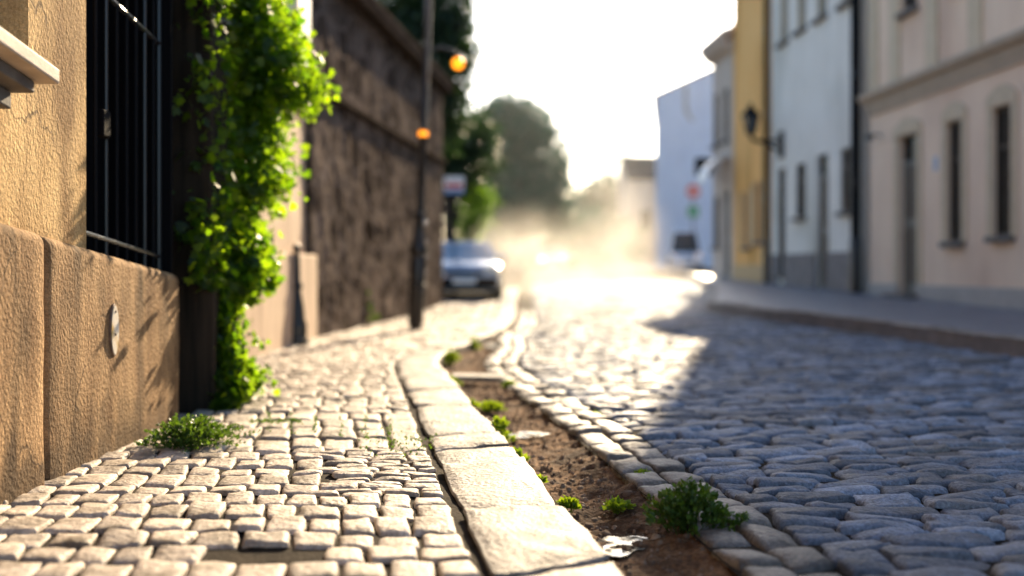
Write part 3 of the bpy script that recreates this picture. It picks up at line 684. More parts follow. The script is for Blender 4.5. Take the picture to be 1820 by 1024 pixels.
# plinth slabs
def plinth_slab(y0, y1, off, name='plinth_slab'):
    n = 26; prof = []
    pr = [(0, -.15), (0, .0), (0, .4), (0, -1), (-.008, -2), (-.022, -3), (-.05, -4), (-.14, -4)]
    ysn = np.concatenate([[y0, y0 + .012], np.linspace(y0 + .03, y1 - .03, n), [y1 - .012, y1]])
    V = []; F = []; zs = np.concatenate([np.linspace(-.15, 1, 24)])
    for iy, yv in enumerate(ysn):
        e = min(yv - y0, y1 - yv); inn = .018 if e < .006 else (.005 if e < .02 else 0)
        zt_ = ptop(yv)
        col = [(WALLX + off - inn, zz) for zz in np.linspace(-.15, zt_ - .045, 20)]
        col += [(WALLX + off - inn - .045 * (1 - math.cos(a)), zt_ - .045 + .045 * math.sin(a)) for a in np.linspace(.2, math.pi / 2, 5)]
        col += [(WALLX - .3, zt_ + .002)]
        for xx, zz in col:
            nzz = .010 * mnoise.noise((yv * 2.2, zz * 2.2, 3)) + .004 * mnoise.noise((yv * 9, zz * 7, 5))
            V.append(LP(xx + nzz, yv, zz))
        m = len(col)
    for iy in range(len(ysn) - 1):
        for k in range(m - 1):
            F.append((iy * m + k, (iy + 1) * m + k, (iy + 1) * m + k + 1, iy * m + k + 1))
    F.append(tuple(range(m))); F.append(tuple((len(ysn) - 1) * m + k for k in range(m - 1, -1, -1)))
    mb = MB().add(V, F); return mb.build(name, M['plinth'], lh, smooth=True)
plinth_slab(4.46, 6.24, .0)
plinth_slab(2.6, 4.415, .012)
plinth_slab(.6, 2.56, .004)
plinth_slab(-2, .56, .006)
gb = MB(); lbox(gb, WALLX - .3, WALLX - .06, -2, 6.24, -.15, .6); gb.build('plinth_core', M['joint'], lh)
# black sheet standing in for the unlit room behind the bars
vb = MB(); lbox(vb, WX - .37, WX - .35, OY0 - .1, OY1 + .1, .5, 3.5); vb.build('dark_room_sheet', M['void'], lh)
gr = MB().tube([LP(WX - .06, OY0 + .03, .62), LP(WX - .06, OY0 + .03, 3.4)], .016, 8).tube([LP(WX - .06, OY1 - .03, .62), LP(WX - .06, OY1 - .03, 3.4)], .016, 8).build('window_grille', M['iron'], lh, smooth=True)
ys_b = np.linspace(OY0 + .13, OY1 - .13, 8)
for yb_ in ys_b: MB().tube([LP(WX - .06, yb_, .66), LP(WX - .06, yb_, 3.4)], .011, 8).build('bar', M['irond'] if int(yb_ * 100) % 3 else M['iron'], gr, smooth=True)
for zz in (1.02, 2.2, 3.2):
    MB().tube([LP(WX - .06, OY0 + .01, zz - DS * -.0), LP(WX - .06, OY1 - .01, zz + DS * 1.2)], .013, 8).build('rail', M['iron'], gr, smooth=True)
jl = MB(); lbox(jl, WX - .345, WX + .004, OY1 - .02, 6.284, .62, 3.4); jl.build('jamb_shade_strip', M['void'], lh)  # added black strip, paints the far jamb and wall end as deep shade
lk = MB(); lbox(lk, WX - .085, WX - .03, 5.32, 5.42, 1.47, 1.6); lk.build('lock_box', M['void'], gr, bevel=.008)
# near window: dark panes, frame and projecting sill
vb = MB(); lbox(vb, WX - .33, WX - .3, W0, W1, WZ0, WZ1); wpn = vb.build('window', M['irond'], lh)
for y0, y1 in ((W0, W0 + .06), (W1 - .12, W1 - .004), (2.9, 2.96)):
    vb = MB(); lbox(vb, WX - .295, WX - .22, y0, y1, WZ0, WZ1); vb.build('frame', M['wood_dark'], wpn)
sb = MB(); s0, s1 = 1.9, 4.06
def sl_(y): return 1.508 + (4.06 - y) * .12
def slab(mb, x0, x1, y0, y1, za, zb_):
    mb.add([LP(x0, y0, za + sl_(y0)), LP(x1, y0, za + sl_(y0)), LP(x1, y1, za + sl_(y1)), LP(x0, y1, za + sl_(y1)), LP(x0, y0, zb_ + sl_(y0)), LP(x1, y0, zb_ + sl_(y0)), LP(x1, y1, zb_ + sl_(y1)), LP(x0, y1, zb_ + sl_(y1))],
           [(0, 3, 2, 1), (4, 5, 6, 7), (0, 1, 5, 4), (1, 2, 6, 5), (2, 3, 7, 6), (3, 0, 4, 7)])
slab(sb, WX - .1, WX + .27, s0, s1, 0, .055); sb.build('window_sill', M['sill_light'], lh, bevel=.008)
sb = MB(); slab(sb, WX - .1, WX + .20, s0, s1 - .05, -.045, -.002); slab(sb, WX - .1, WX + .13, s0, s1 - .08, -.11, -.047); sb.build('sill_moulding', M['sill'], lh, bevel=.006)
# oval enamel plaque on the plinth
t = thing('oval_plaque', 'small weathered oval enamel plaque fixed to the plinth of the ochre house', 'plaque', (WALLX + .004, 5.18, .56), 0)
def ovalprism(ry, rz_, x0, x1, n=32): return MB().prism([(ry * math.cos(2 * math.pi * i / n), rz_ * math.sin(2 * math.pi * i / n)) for i in range(n)], 'x', x0, x1)
ovalprism(.055, .122, -.01, .008).build('rim', M['rust'], t, bevel=.004)
ovalprism(.047, .113, .0083, .011).build('plate', M['enamel'], t, bevel=.002)
for zz in (-.02, .085): MB().lathe([(.006, 0), (.004, .004)], n=8).build('screw', M['rust'], t).matrix_local = Matrix.Translation((.011, 0, zz)) @ Matrix.Rotation(R(90), 4, 'Y')

# recessed doorway and pier beyond the ochre house
pr_ = thing('gate_pier', 'plastered pier with shade painted into its dark colour under the ivy at the far corner of the ochre house', 'pier', (WALLX, 6.9, 0))
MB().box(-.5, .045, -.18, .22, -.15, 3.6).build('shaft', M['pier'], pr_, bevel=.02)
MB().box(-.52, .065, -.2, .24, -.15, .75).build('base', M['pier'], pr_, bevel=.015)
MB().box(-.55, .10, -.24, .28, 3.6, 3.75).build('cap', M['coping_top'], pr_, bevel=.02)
gt = thing('side_gate', 'black plank gate in the gap between the ochre house and the ivy pier', 'gate', (WALLX - .3, 6.5, 0))
mb = MB()
for k in range(5): mb.box(-.02, .02, -.205 + k * .083, -.205 + k * .083 + .079, .02, 3.2)
mb.build('planks', M['irond'], gt); [MB().box(-.06, -.021, -.22, .22, q, q + .1).build('ledge', M['irond'], gt) for q in (.4, 2.5)]
# second house (set back)
h2 = thing('plaster_house', 'pale pinkish plaster house with stepped base behind the ivy, next to the stone wall', 'house', (-2.62, 7.2, 0), 0)
mb = MB(); P0, P1 = (-2.66, 7.2), (-2.47, 13.4)
def quadwall(mb, a, b, z0, z1, th):
    dx, dy = b[0] - a[0], b[1] - a[1]; L_ = math.hypot(dx, dy); nx, ny = -dy / L_, dx / L_
    q = [(a[0], a[1]), (b[0], b[1]), (b[0] + nx * th, b[1] + ny * th), (a[0] + nx * th, a[1] + ny * th)]
    mb.prism([(x + 2.62, y - 7.2) for x, y in q], 'z', z0, z1)
quadwall(mb, P0, P1, -.2, 7, 4); mb.build('wall', M['plaster_pink'], h2)
mb = MB(); quadwall(mb, (-2.56, 7.2), (-2.36, 13.65), -.2, 1.0, 3.0); mb.build('plinth', M['plaster_pink'], h2, bevel=.02)
mb = MB(); quadwall(mb, (-2.3, 7.0), (-2.1, 13.6), 7.0, 7.2, 5); mb.build('roof', M['roof'], h2)
mb = MB(); mb.box(.1, .27, 12.4 - 7.2, 13.12 - 7.2, 2.66, 6.9); mb.build('bright_strip_panel', M['strip_white'], h2, bevel=.01)  # added flat panel, shaped to catch grazing sun as a bright strip
for yy_, zz in ((9.2, 2.2), (11.0, 2.2)):
    mb = MB(); mb.box(.0, .08, yy_ - 7.2 - .45, yy_ - 7.2 + .45, zz, zz + 1.5); wf = mb.build('window', M['glass'], h2)
    mb = MB(); mb.box(.0, .16, yy_ - 7.2 - .52, yy_ - 7.2 + .52, zz - .08, zz - .002); mb.build('sill', M['sill_light'], wf)

# ------------------------------------------------------------------ rubble wall
def swx(Y): return -3.71 + .0975 * Y
sw = thing('stone_wall', 'tall dark rubble stone wall with coping and string course along the pavement', 'wall', (swx(13.5), 13.5, 0))
rzw = math.atan2(1, .0975) - math.pi / 2
sw.rotation_euler.z = rzw
Lw = 9.9 * math.hypot(1, .0975)
def rub(z0, z1, ny, nz, off):
    V = []; F = []
    for j in range(nz + 1):
        for i in range(ny + 1):
            y = Lw * i / ny; z = z0 + (z1 - z0) * j / nz
            c = mnoise.cell(Vector((0, 0, 0)))
            d = mnoise.voronoi(Vector((0.3, y * 1.9, z * 3.1)))[0]; b = min(1, (d[1] - d[0]) * 2.4)
            V.append((off + .016 * b + .012 * mnoise.noise((y * 3, z * 3, 1)) - .04, y, z))
    for j in range(nz):
        for i in range(ny):
            a = j * (ny + 1) + i; F.append((a, a + 1, a + ny + 2, a + ny + 1))
    return V, F
V, F = rub(-.2, 4.45, 150, 80, .02); mb = MB().add(V, F); mb.box(-.5, -.06, 0, Lw, -.2, 4.45)
mb.build('masonry', M['rubble'], sw, fix=False)
MB().prism([(-.4, 2.98), (.08, 2.98), (.08, 3.02), (.03, 3.09), (-.4, 3.09)], 'y', -.01, Lw + .03).build('string_course', M['coping'], sw, bevel=.006)
MB().prism([(-.6, 4.45), (.20, 4.45), (.20, 4.6), (-.6, 4.6)], 'y', -.02, Lw + .05).build('cornice', M['coping'], sw, bevel=.01)
MB().prism([(-.62, 4.603), (.22, 4.603), (.22, 4.66), (-.2, 4.95), (-.62, 4.66)], 'y', -.03, Lw + .06).build('coping', M['coping_top'], sw, bevel=.01)

# ------------------------------------------------------------------ foliage generators
LEAF = np.array([(0, 0, 0), (.32, .10, .03), (.55, .34, .0), (.30, .42, .04), (.34, .78, .0), (.12, .68, .03), (0, 1.05, -.03), (-.12, .68, .03), (-.34, .78, .0), (-.30, .42, .04), (-.55, .34, .0), (-.32, .10, .03)], float)
LEAF_F = [(0, 1, 2, 3), (0, 3, 4, 5), (0, 5, 6, 7), (0, 7, 8, 9), (0, 9, 10, 11)]
DIA = np.array([(0, 0, 0), (.36, .45, .06), (0, 1, 0), (-.36, .45, .06)], float); DIA_F = [(0, 1, 2, 3)]
def leaves(name, P, size, mat, parent, shape='leaf', down=.5, out=None):
    """one mesh of many leaves at points P; each leaf hangs (down) and faces outwards"""
    T, FF = (LEAF, LEAF_F) if shape == 'leaf' else (DIA, DIA_F)
    n = len(P); d = rng.normal(size=(n, 3)); d /= np.linalg.norm(d, axis=1)[:, None]
    d[:, 2] -= down
    if out is not None: d += out
    d /= np.linalg.norm(d, axis=1)[:, None]
    nn = rng.normal(size=(n, 3)) + (0, -.2, .6); nn -= (nn * d).sum(1)[:, None] * d; nn /= np.linalg.norm(nn, axis=1)[:, None]
    xx = np.cross(d, nn); s = np.asarray(size) * np.ones(n)
    V = P[:, None] + s[:, None, None] * (T[None, :, 0:1] * xx[:, None] + T[None, :, 1:2] * d[:, None] + T[None, :, 2:3] * nn[:, None])
    k = len(T); F = (np.array(FF)[None] + (np.arange(n) * k)[:, None, None]).reshape(-1, 4)
    return np_obj(name, V.reshape(-1, 3), F, mat, parent)

# ------------------------------------------------------------------ ivy
iv = thing('ivy_plant', 'lush bright green ivy climbing over the pier beside the barred window', 'ivy', (-1.72, 7.0, 0))
def dv_(py): return np.interp(py, [250, 724], [.0039, .00345])      # street depth of the ivy: it leans out over the pier, farther up it sits farther on
def pz(py): return EYE - (py - 475) * dv_(py)
def pxx(px, py): return (px - 910) * dv_(py)
def pyy(py): return 2000 * dv_(py)
prof = [(-60, 345, 490), (0, 342, 505), (40, 340, 520), (80, 338, 540), (110, 335, 550), (140, 335, 578), (158, 335, 582), (175, 335, 535), (195, 335, 496), (230, 335, 498), (270, 333, 505), (300, 333, 516), (328, 333, 522), (345, 333, 480), (365, 333, 445), (385, 333, 448),
        (420, 335, 468), (450, 338, 482), (480, 345, 490), (500, 360, 480), (525, 385, 455), (550, 392, 432), (575, 392, 448), (600, 392, 455), (625, 395, 452), (650, 398, 465), (680, 402, 488), (695, 404, 450), (712, 404, 432), (724, 404, 425)]
pa = np.array(prof, float)
pts = []; outs = []
ncl = 1500
for _ in range(ncl):
    q = random.random() ** .95; py = -60 + 784 * q
    l = np.interp(py, pa[:, 0], pa[:, 1]); rr = np.interp(py, pa[:, 0], pa[:, 2]); wdt = rr - l
    rr2 = rr - 14 - 30 * float(sm(py, 470, 580)) + (20 * float(vnoise(py, 0, .045, 5)) + 14 * float(vnoise(py, 0, .11, 6))) * (1 if py < 500 else .5)
    px = l + (rr2 - l) * random.random() ** .62
    if px < 385 and py < 480 and random.random() < .62: continue
    e = min(1, max(0, (px - l) / max(wdt, 1)))
    th = min(.4, wdt * .0036 * .7) * math.sqrt(max(.1, 1 - (2 * e - 1) ** 2 * .8))
    t_ = float(sm(px, 345, 440)); yc0 = 6.56 * (1 - t_) + pyy(py) * t_
    yv = yc0 + th * random.choice((-1, 1)) * random.random() ** .5 * (.35 + .65 * t_)
    m = random.randint(8, 15); r = random.uniform(.03, .085) * (1 if py < 430 else .45)
    dd_ = yc0 / 2000; c = np.array(((px - 910) * dd_, yv, EYE - (py - 475) * dd_)); dd = rng.normal(size=(m, 3)) * r; dd[:, 2] *= 1.3; dd[:, 2] -= .02
    pts.append(c + dd)
P = np.concatenate(pts); P = P[P[:, 2] > .01]
leaves('foliage', P - np.array((-1.72, 7.0, 0)), rng.uniform(.025, .085, len(P)), M['ivy'], iv, 'leaf', .7, np.array((.35, -.1, 0)))
# hanging sprays at the outline
sp = []
for (px, py, L_, ang) in [(560, 145, .13, .1), (575, 152, .12, -.2), (505, 325, .12, -.4), (515, 290, .1, .0), (478, 440, .1, -.3), (487, 490, .1, -.7), (455, 600, .1, -.7), (478, 675, .12, -.5), (530, 90, .1, .2), (497, 245, .08, -.1), (520, 45, .1, .1), (545, 118, .1, -.1), (465, 655, .1, -.8)]:
    for k in range(14):
        f = k / 13; sp.append((pxx(px, py) + math.cos(ang) * L_ * (f - .4) + random.gauss(0, .012), pyy(py) + random.gauss(0, .06), pz(py) + math.sin(ang) * L_ * (f - .4) + random.gauss(0, .012)))
P = np.array(sp); leaves('foliage', P - np.array((-1.72, 7.0, 0)), rng.uniform(.03, .055, len(P)), M['ivy'], iv, 'leaf', .6, np.array((.5, -.1, 0)))
mb = MB()
def W(px, py, y=7.0): return (pxx(px, py) + 1.72, pyy(py) - 7.0 + (y - 7.0), pz(py))
mb.tube([W(405, 735, 6.82), W(402, 690, 6.8), W(398, 600, 6.8), W(396, 520, 6.78), W(405, 430, 6.78), W(436, 375, 6.8), W(434, 330, 6.85), W(420, 200, 6.9), W(430, 0, 6.9)], [.02, .018, .016, .016, .015, .013, .012, .01, .006], 8)
mb.tube([W(425, 735, 6.95), W(420, 640, 6.98), W(412, 520, 7.0), W(400, 380, 7.0), W(380, 200, 7.0), W(400, 0, 7)], [.012, .012, .011, .01, .008, .005], 7)
mb.build('stem', M['stem'], iv, smooth=True)

# ------------------------------------------------------------------ weeds
def weed(name, label, x, y, z, rx, ry, h, n, mat, ls, shape='dia', group=None, stems=14):
    t = thing(name, label, 'weed', (x, y, z), 0, group)
    Ps = []; Os = []; mb = MB(); ns = max(14, n // 11)
    for k in range(ns):
        a = random.uniform(0, 6.283); r = math.sqrt(random.random()) * random.choice((.55, .8, 1, 1.12)); L_ = random.uniform(.55, 1.2)
        hh = h * L_ * max(.18, 1 - .75 * r * r); bx, by = .45 * r * rx * math.cos(a), .45 * r * ry * math.sin(a); ex, ey = r * rx * math.cos(a + random.gauss(0, .3)), r * ry * math.sin(a + random.gauss(0, .3))
        pt = [(bx, by, -.015), (bx * .6 + ex * .4, by * .6 + ey * .4, hh * .6), (ex, ey, hh * random.uniform(.75, 1.05))]
        if k % 2 == 0: mb.tube(pt, [.0018, .0014, .0006], 4)
        for q in range(random.randint(7, 15)):
            f = random.random() ** .7; p = np.array(pt[1]) * (1 - f) + np.array(pt[2]) * f if f > .35 else np.array(pt[0]) * (1 - f / .35) + np.array(pt[1]) * f / .35
            Ps.append(p + rng.normal(size=3) * ls * .25); Os.append((math.cos(a) * r, math.sin(a) * r, .8))
    P = np.array(Ps); P[:, 2] = np.maximum(P[:, 2], .003)
    leaves('foliage', P, rng.uniform(.45, 1.25, len(P)) * ls, mat, t, shape, 0.0, np.array(Os) * 1.2)
    mb.build('stem', mat, t)
    return t
def gp(px, py, z=0.0):
    d = (EYE - z) / (py - 475); return ((px - 910) * d, 2000 * d)
x, y = gp(342, 790); weed('weed_clump', 'low dense cushion of green weeds at the foot of the ochre plinth', x, y - .02, 0.0, .25, .28, .13, 4200, M['weed'], .018, stems=20)
x, y = gp(1222, 938, -.07); weed('weed_clump', 'bushy dark green weed growing between gutter and road setts', x, y, -.07, .165, .17, .155, 2100, M['weed'], .021, stems=34)
x, y = gp(1310, 935, -.05); weed('weed_clump', 'thin trailing weed sprig on the edge setts right of the bushy weed', x, y, -.04, .09, .05, .03, 90, M['weed'], .018, stems=6)
for px, py, s, h, lab in [(800, 648, .10, .13, 'bright yellow green weed at the kerb bend, larger of the pair'), (842, 622, .08, .12, 'bright yellow green weed at the kerb bend, farther of the pair'), (888, 785, .065, .13, 'upright bright weed in the gutter beside the pale puddle'), (870, 728, .10, .045, 'flat bright weed patch in the middle of the gutter'), (800, 686, .07, .06, 'small bright weed against the kerb near the pale plank'), (835, 722, .05, .035, 'tiny bright weed against the kerb before the flat weed patch'), (955, 860, .03, .02, 'tiny pale weed sprout against the kerb in the brown gutter'), (1140, 855, .045, .03, 'small weed sprout between the rows of edge setts'), (1010, 905, .035, .03, 'small bright weed at the foot of the kerb just behind the nearest puddle'), (905, 690, .06, .04, 'low bright weed at the edge setts behind the pale plank'), (1095, 905, .05, .02, 'flat pale weed in the brown gutter left of the bushy weed'), (1060, 745, .05, .03, 'small weed sprout at the edge setts level with the oval puddle'), (915, 820, .05, .04, 'low bright weed against the kerb just before the oval puddle')]:
    x, y = gp(px, py, -.09); weed('weed_clump', lab, x, y, -.09, s, s, h, int(500 * s / .08), M['weed_bright'], .026, stems=8)
for px, py, s, h, lab, ls in [(578, 590, .14, .36, 'yellow green weed at the corner of plaster house and stone wall', .07), (635, 578, .30, .62, 'tall wispy pale weed at the foot of the stone wall', .08)]:
    x, y = gp(px, py); weed('weed_clump', lab, x - .05, y, 0, s, .15, h, 260, M['weed_bright'] if s < .2 else M['weed'], ls, stems=30)
# grass in the pavement joints
P = []
for px in (478, 518, 560, 605, 650, 693):
    for k in range(40):
        py = random.uniform(738, 775) + (px - 478) * .04; q = gp(px + random.gauss(0, 2), py); P.append((q[0], q[1], random.uniform(0, .012)))
for k in range(200):
    px = random.uniform(640, 780); py = 790 + random.gauss(0, 10); q = gp(px, py); P.append((q[0], q[1], random.uniform(-.004, .01)))
for k in range(160):
    q = gp(random.uniform(440, 540), 752 + random.gauss(0, 2)); P.append((q[0], q[1], .008))
P = np.array(P)
o = leaves('grass', P, rng.uniform(.008, .02, len(P)), M['weed'], None, 'dia', -1.0); tag(o, 'sparse grass growing in the pavement joints', kind='stuff')

# ------------------------------------------------------------------ puddles, plank
def puddle(label, px, py, rx, ry, z, seed):
    x, y = gp(px, py, z); n = 28; rs = random.Random(seed)
    pts_ = []
    for i in range(n):
        a = 2 * math.pi * i / n; k = 1 + .22 * math.sin(2 * a + rs.random()) + .12 * math.sin(3 * a + seed) + .06 * math.sin(7 * a)
        pts_.append((rx * k * math.cos(a), ry * k * math.sin(a), 0))
    mb = MB().add(pts_, [tuple(range(n))]); o = mb.build('puddle', M['water']); o.location = (x, y, z); return tag(o, label, 'puddle', kind='structure')
puddle('bright puddle in the gutter nearest the camera', 1108, 968, .10, .14, -.108, 1)
puddle('small oval puddle beside the upright weed', 938, 772, .10, .13, -.078, 2)
puddle('bright puddle at the kerb bend', 900, 612, .22, .55, -.07, 3)
x, y = gp(848, 672, -.06); t = MB().box(-.21, .21, -.09, .09, -.02, .02).build('plank', M['kerb'], bevel=.008); t.location = (x, y, -.055); t.rotation_euler = (R(3), R(1), R(-4))
tag(t, 'pale flat plank lying across the gutter before the kerb bend', 'plank')

# ------------------------------------------------------------------ bollard, lamp post
x, y = gp(527, 612)
t = thing('bollard', 'black cast iron bollard with ball finial in front of the plaster house', 'bollard', (x, y, 0))
MB().lathe([(.13, 0), (.13, .06), (.115, .08), (.115, .22), (.10, .26)], n=8).build('base', M['iron'], t)
MB().lathe([(.095, .26), (.085, .40), (.055, .56), (.05, .60), (.07, .62), (.07, .66), (.045, .69), (.04, .92), (.032, 1.0)], n=16).build('shaft', M['iron'], t, smooth=True)
MB().lathe([(.02, 1.0), (.04, 1.02), (.045, 1.05), (.035, 1.09), (.012, 1.115)], n=14).build('finial', M['iron'], t, smooth=True)
x, y = gp(738, 585, .0)
lean = 24 / 585
t = thing('lamp_post', 'tall black street lamp post with two amber lamps on the left pavement', 'lamp post', (x, y, 0)); t.rotation_euler = (0, math.atan(lean), 0)
MB().lathe([(.085, 0), (.085, .05), (.11, .08), (.11, .95), (.095, 1.0), (.13, 1.05), (.13, 1.12), (.09, 1.18), (.07, 1.5), (.085, 1.54), (.085, 1.58), (.06, 1.62)], n=20).build('base', M['iron'], t, smooth=True)
MB().lathe([(.058, 1.6), (.05, 2.6), (.062, 2.62), (.062, 2.68), (.05, 2.7), (.045, 6.0)], n=14).build('pole', M['iron'], t, smooth=True)
for zz in (.62, 1.09, 1.56): MB().lathe([(.10, zz - .012), (.135 if zz < 1.5 else .10, zz), (.10, zz + .012)], n=20).build('ring', M['chrome'] if False else M['iron'], t, smooth=True)
def ball(r, c, n=16): return MB().lathe([(max(.001, r * math.sin(math.pi * i / 10)), -r * math.cos(math.pi * i / 10)) for i in range(11)], c, n)
ball(.034, (.075, -.03, 1.46)).build('bolt', M['chrome'], t, smooth=True)
for zz in (1.2, 1.0, .78): ball(.016, (.11, -.04, zz)).build('bolt', M['chrome'], t, smooth=True)
la = MB().lathe([(.03, 2.60), (.058, 2.63), (.066, 2.67), (.058, 2.71), (.03, 2.74)], n=16).build('amber_lamp', M['amber'], t, smooth=True)
MB().tube([(0, 0, 3.83), (.2, 0, 3.88), (.38, 0, 3.84), (.42, 0, 3.80)], .018, 8).build('arm', M['iron'], t, smooth=True)
ball(.085, (.44, 0, 3.67)).build('amber_lamp', M['amber'], t, smooth=True)
MB().lathe([(.06, 3.745), (.05, 3.79), (.02, 3.82)], (.44, 0, 0), 14).build('lamp_hood', M['iron'], t, smooth=True)
# ------------------------------------------------------------------ trees
def tree(name, label, x, y, z0, blobs, n, ls, mat, trunk_r=.25, group=None):
    """blobs: (dx,dy,z,rx,ry,rz) crown lobes relative to the trunk foot"""
    t = thing(name, label, 'tree', (x, y, z0), 0, group); Ps = []
    vol = np.array([b[3] * b[4] * b[5] for b in blobs]) ** .75; vol = vol / vol.sum()
    for b, f in zip(blobs, vol):
        m = max(30, int(n * f / 12))
        d = rng.normal(size=(m, 3)); d /= np.linalg.norm(d, axis=1)[:, None]; r = rng.uniform(.45, 1.05, m) ** .6
        C = np.array(b[:3]) + d * r[:, None] * np.array(b[3:6])
        gap = vnoise(C[:, 0] + C[:, 1], C[:, 2], .9 / max(.6, min(b[3:6])), 31) > -.09
        C = C[gap]; q = np.repeat(C, 12, 0) + rng.normal(size=(len(C) * 12, 3)) * ls * 1.3
        Ps.append(q)
    P = np.concatenate(Ps); leaves('crown', P, rng.uniform(.6, 1.3, len(P)) * ls, mat, t, 'dia', .25)
    mb = MB(); top = max(b[2] for b in blobs)
    mb.tube([(0, 0, -.2), (.05, 0, top * .3), (-.05, .05, top * .6), (.0, 0, top * .9)], [trunk_r * 1.2, trunk_r, trunk_r * .7, trunk_r * .25], 10)
    for b in blobs:
        s = top * random.uniform(.25, .5); mb.tube([(.02, 0, s), (b[0] * .5, b[1] * .5, (s + b[2]) / 2 + .1), (b[0], b[1], b[2])], [trunk_r * .5, trunk_r * .3, trunk_r * .1], 7)
    mb.build('trunk', M['bark'], t, smooth=True); return t
def bl(px, py, d, rpx, rpy, x0, z0, dy=0, ryf=1.0):
    return ((px - 910) * d - x0, dy, EYE - (py - 475) * d - z0, rpx * d, rpx * d * ryf, rpy * d)
# dark tree behind the wall
d = .0135; x0, z0 = (745 - 910) * d, .2
tree('tree', 'dark tall tree rising behind the stone wall', x0, 2000 * d, z0, [bl(700, -40, d, 75, 110, x0, z0), bl(745, 60, d, 75, 110, x0, z0), bl(790, 120, d, 45, 90, x0, z0, .4), bl(785, 10, d, 55, 75, x0, z0, .2), bl(800, 210, d, 35, 50, x0, z0), bl(830, 105, d, 22, 24, x0, z0), bl(780, 175, d, 30, 60, x0, z0), bl(700, 180, d, 60, 90, x0, z0, .6), bl(765, 100, d, 70, 120, x0, z0, -.3), bl(770, 200, d, 50, 80, x0, z0, -.2)], 36000, .13, M['tree_dark'], .22)
d = .017; x0, z0 = (797 - 910) * d, .28
tree('tree', 'dark low clipped tree overhanging the parked dark car', x0, 2000 * d, z0, [bl(815, 255, d, 45, 50, x0, z0), bl(855, 270, d, 42, 38, x0, z0, .3), bl(810, 300, d, 40, 40, x0, z0), bl(795, 240, d, 40, 70, x0, z0), bl(845, 245, d, 35, 40, x0, z0)], 16000, .13, M['tree_dark'], .2)
d = .0165; x0, z0 = (835 - 910) * d, .25
tree('bush', 'bright green bush beneath the dark clipped tree', x0, 2000 * d + 1.2, z0, [bl(835, 375, d, 28, 45, x0, z0), bl(820, 400, d, 22, 35, x0, z0), bl(850, 350, d, 22, 26, x0, z0)], 3000, .11, M['tree_bright'], .06)
d = .034; x0, z0 = (925 - 910) * d, .9
tree('tree', 'big round hazy green tree beyond the steam', x0, 2000 * d, z0, [bl(915, 235, d, 65, 62, x0, z0), bl(960, 290, d, 52, 75, x0, z0, .5), bl(880, 300, d, 55, 90, x0, z0), bl(930, 350, d, 70, 70, x0, z0), bl(985, 355, d, 36, 50, x0, z0), bl(900, 215, d, 48, 42, x0, z0), bl(1005, 380, d, 26, 40, x0, z0), bl(870, 250, d, 50, 60, x0, z0), bl(860, 340, d, 50, 70, x0, z0), bl(990, 320, d, 34, 50, x0, z0, .5), bl(940, 210, d, 40, 36, x0, z0)], 34000, .27, M['tree_mid'], .4)
d = .06; x0, z0 = (1080 - 910) * d, 1.4
tree('tree', 'small pale distant tree in front of the low brown house', x0, 2000 * d, z0, [bl(1060, 345, d, 36, 32, x0, z0), bl(1100, 330, d, 30, 45, x0, z0), bl(1105, 292, d, 20, 16, x0, z0), bl(1040, 365, d, 34, 36, x0, z0), bl(1020, 370, d, 30, 36, x0, z0), bl(1085, 370, d, 45, 30, x0, z0)], 6000, .42, M['tree_mid'], .4)
d = .05; x0, z0 = (940 - 910) * d, 1.2
for px, lab in ((880, 'brown hazy hedge shrub behind the dark car'), (950, 'brown hazy hedge shrub under the big round tree'), (1020, 'brown hazy hedge shrub between the big tree and the pale house'), (1085, 'brown hazy hedge shrub in front of the low brown house')):
    x0 = (px - 910) * d
    tree('shrub', lab, x0, 2000 * d - random.uniform(0, 4), z0, [bl(px - 25, 420, d, 40, 46, x0, z0), bl(px + 20, 425, d, 44, 42, x0, z0), bl(px, 450, d, 50, 34, x0, z0)], 6000, .3, M['tree_mid'], .12)
# plants rising behind the right end of the street are hidden by houses

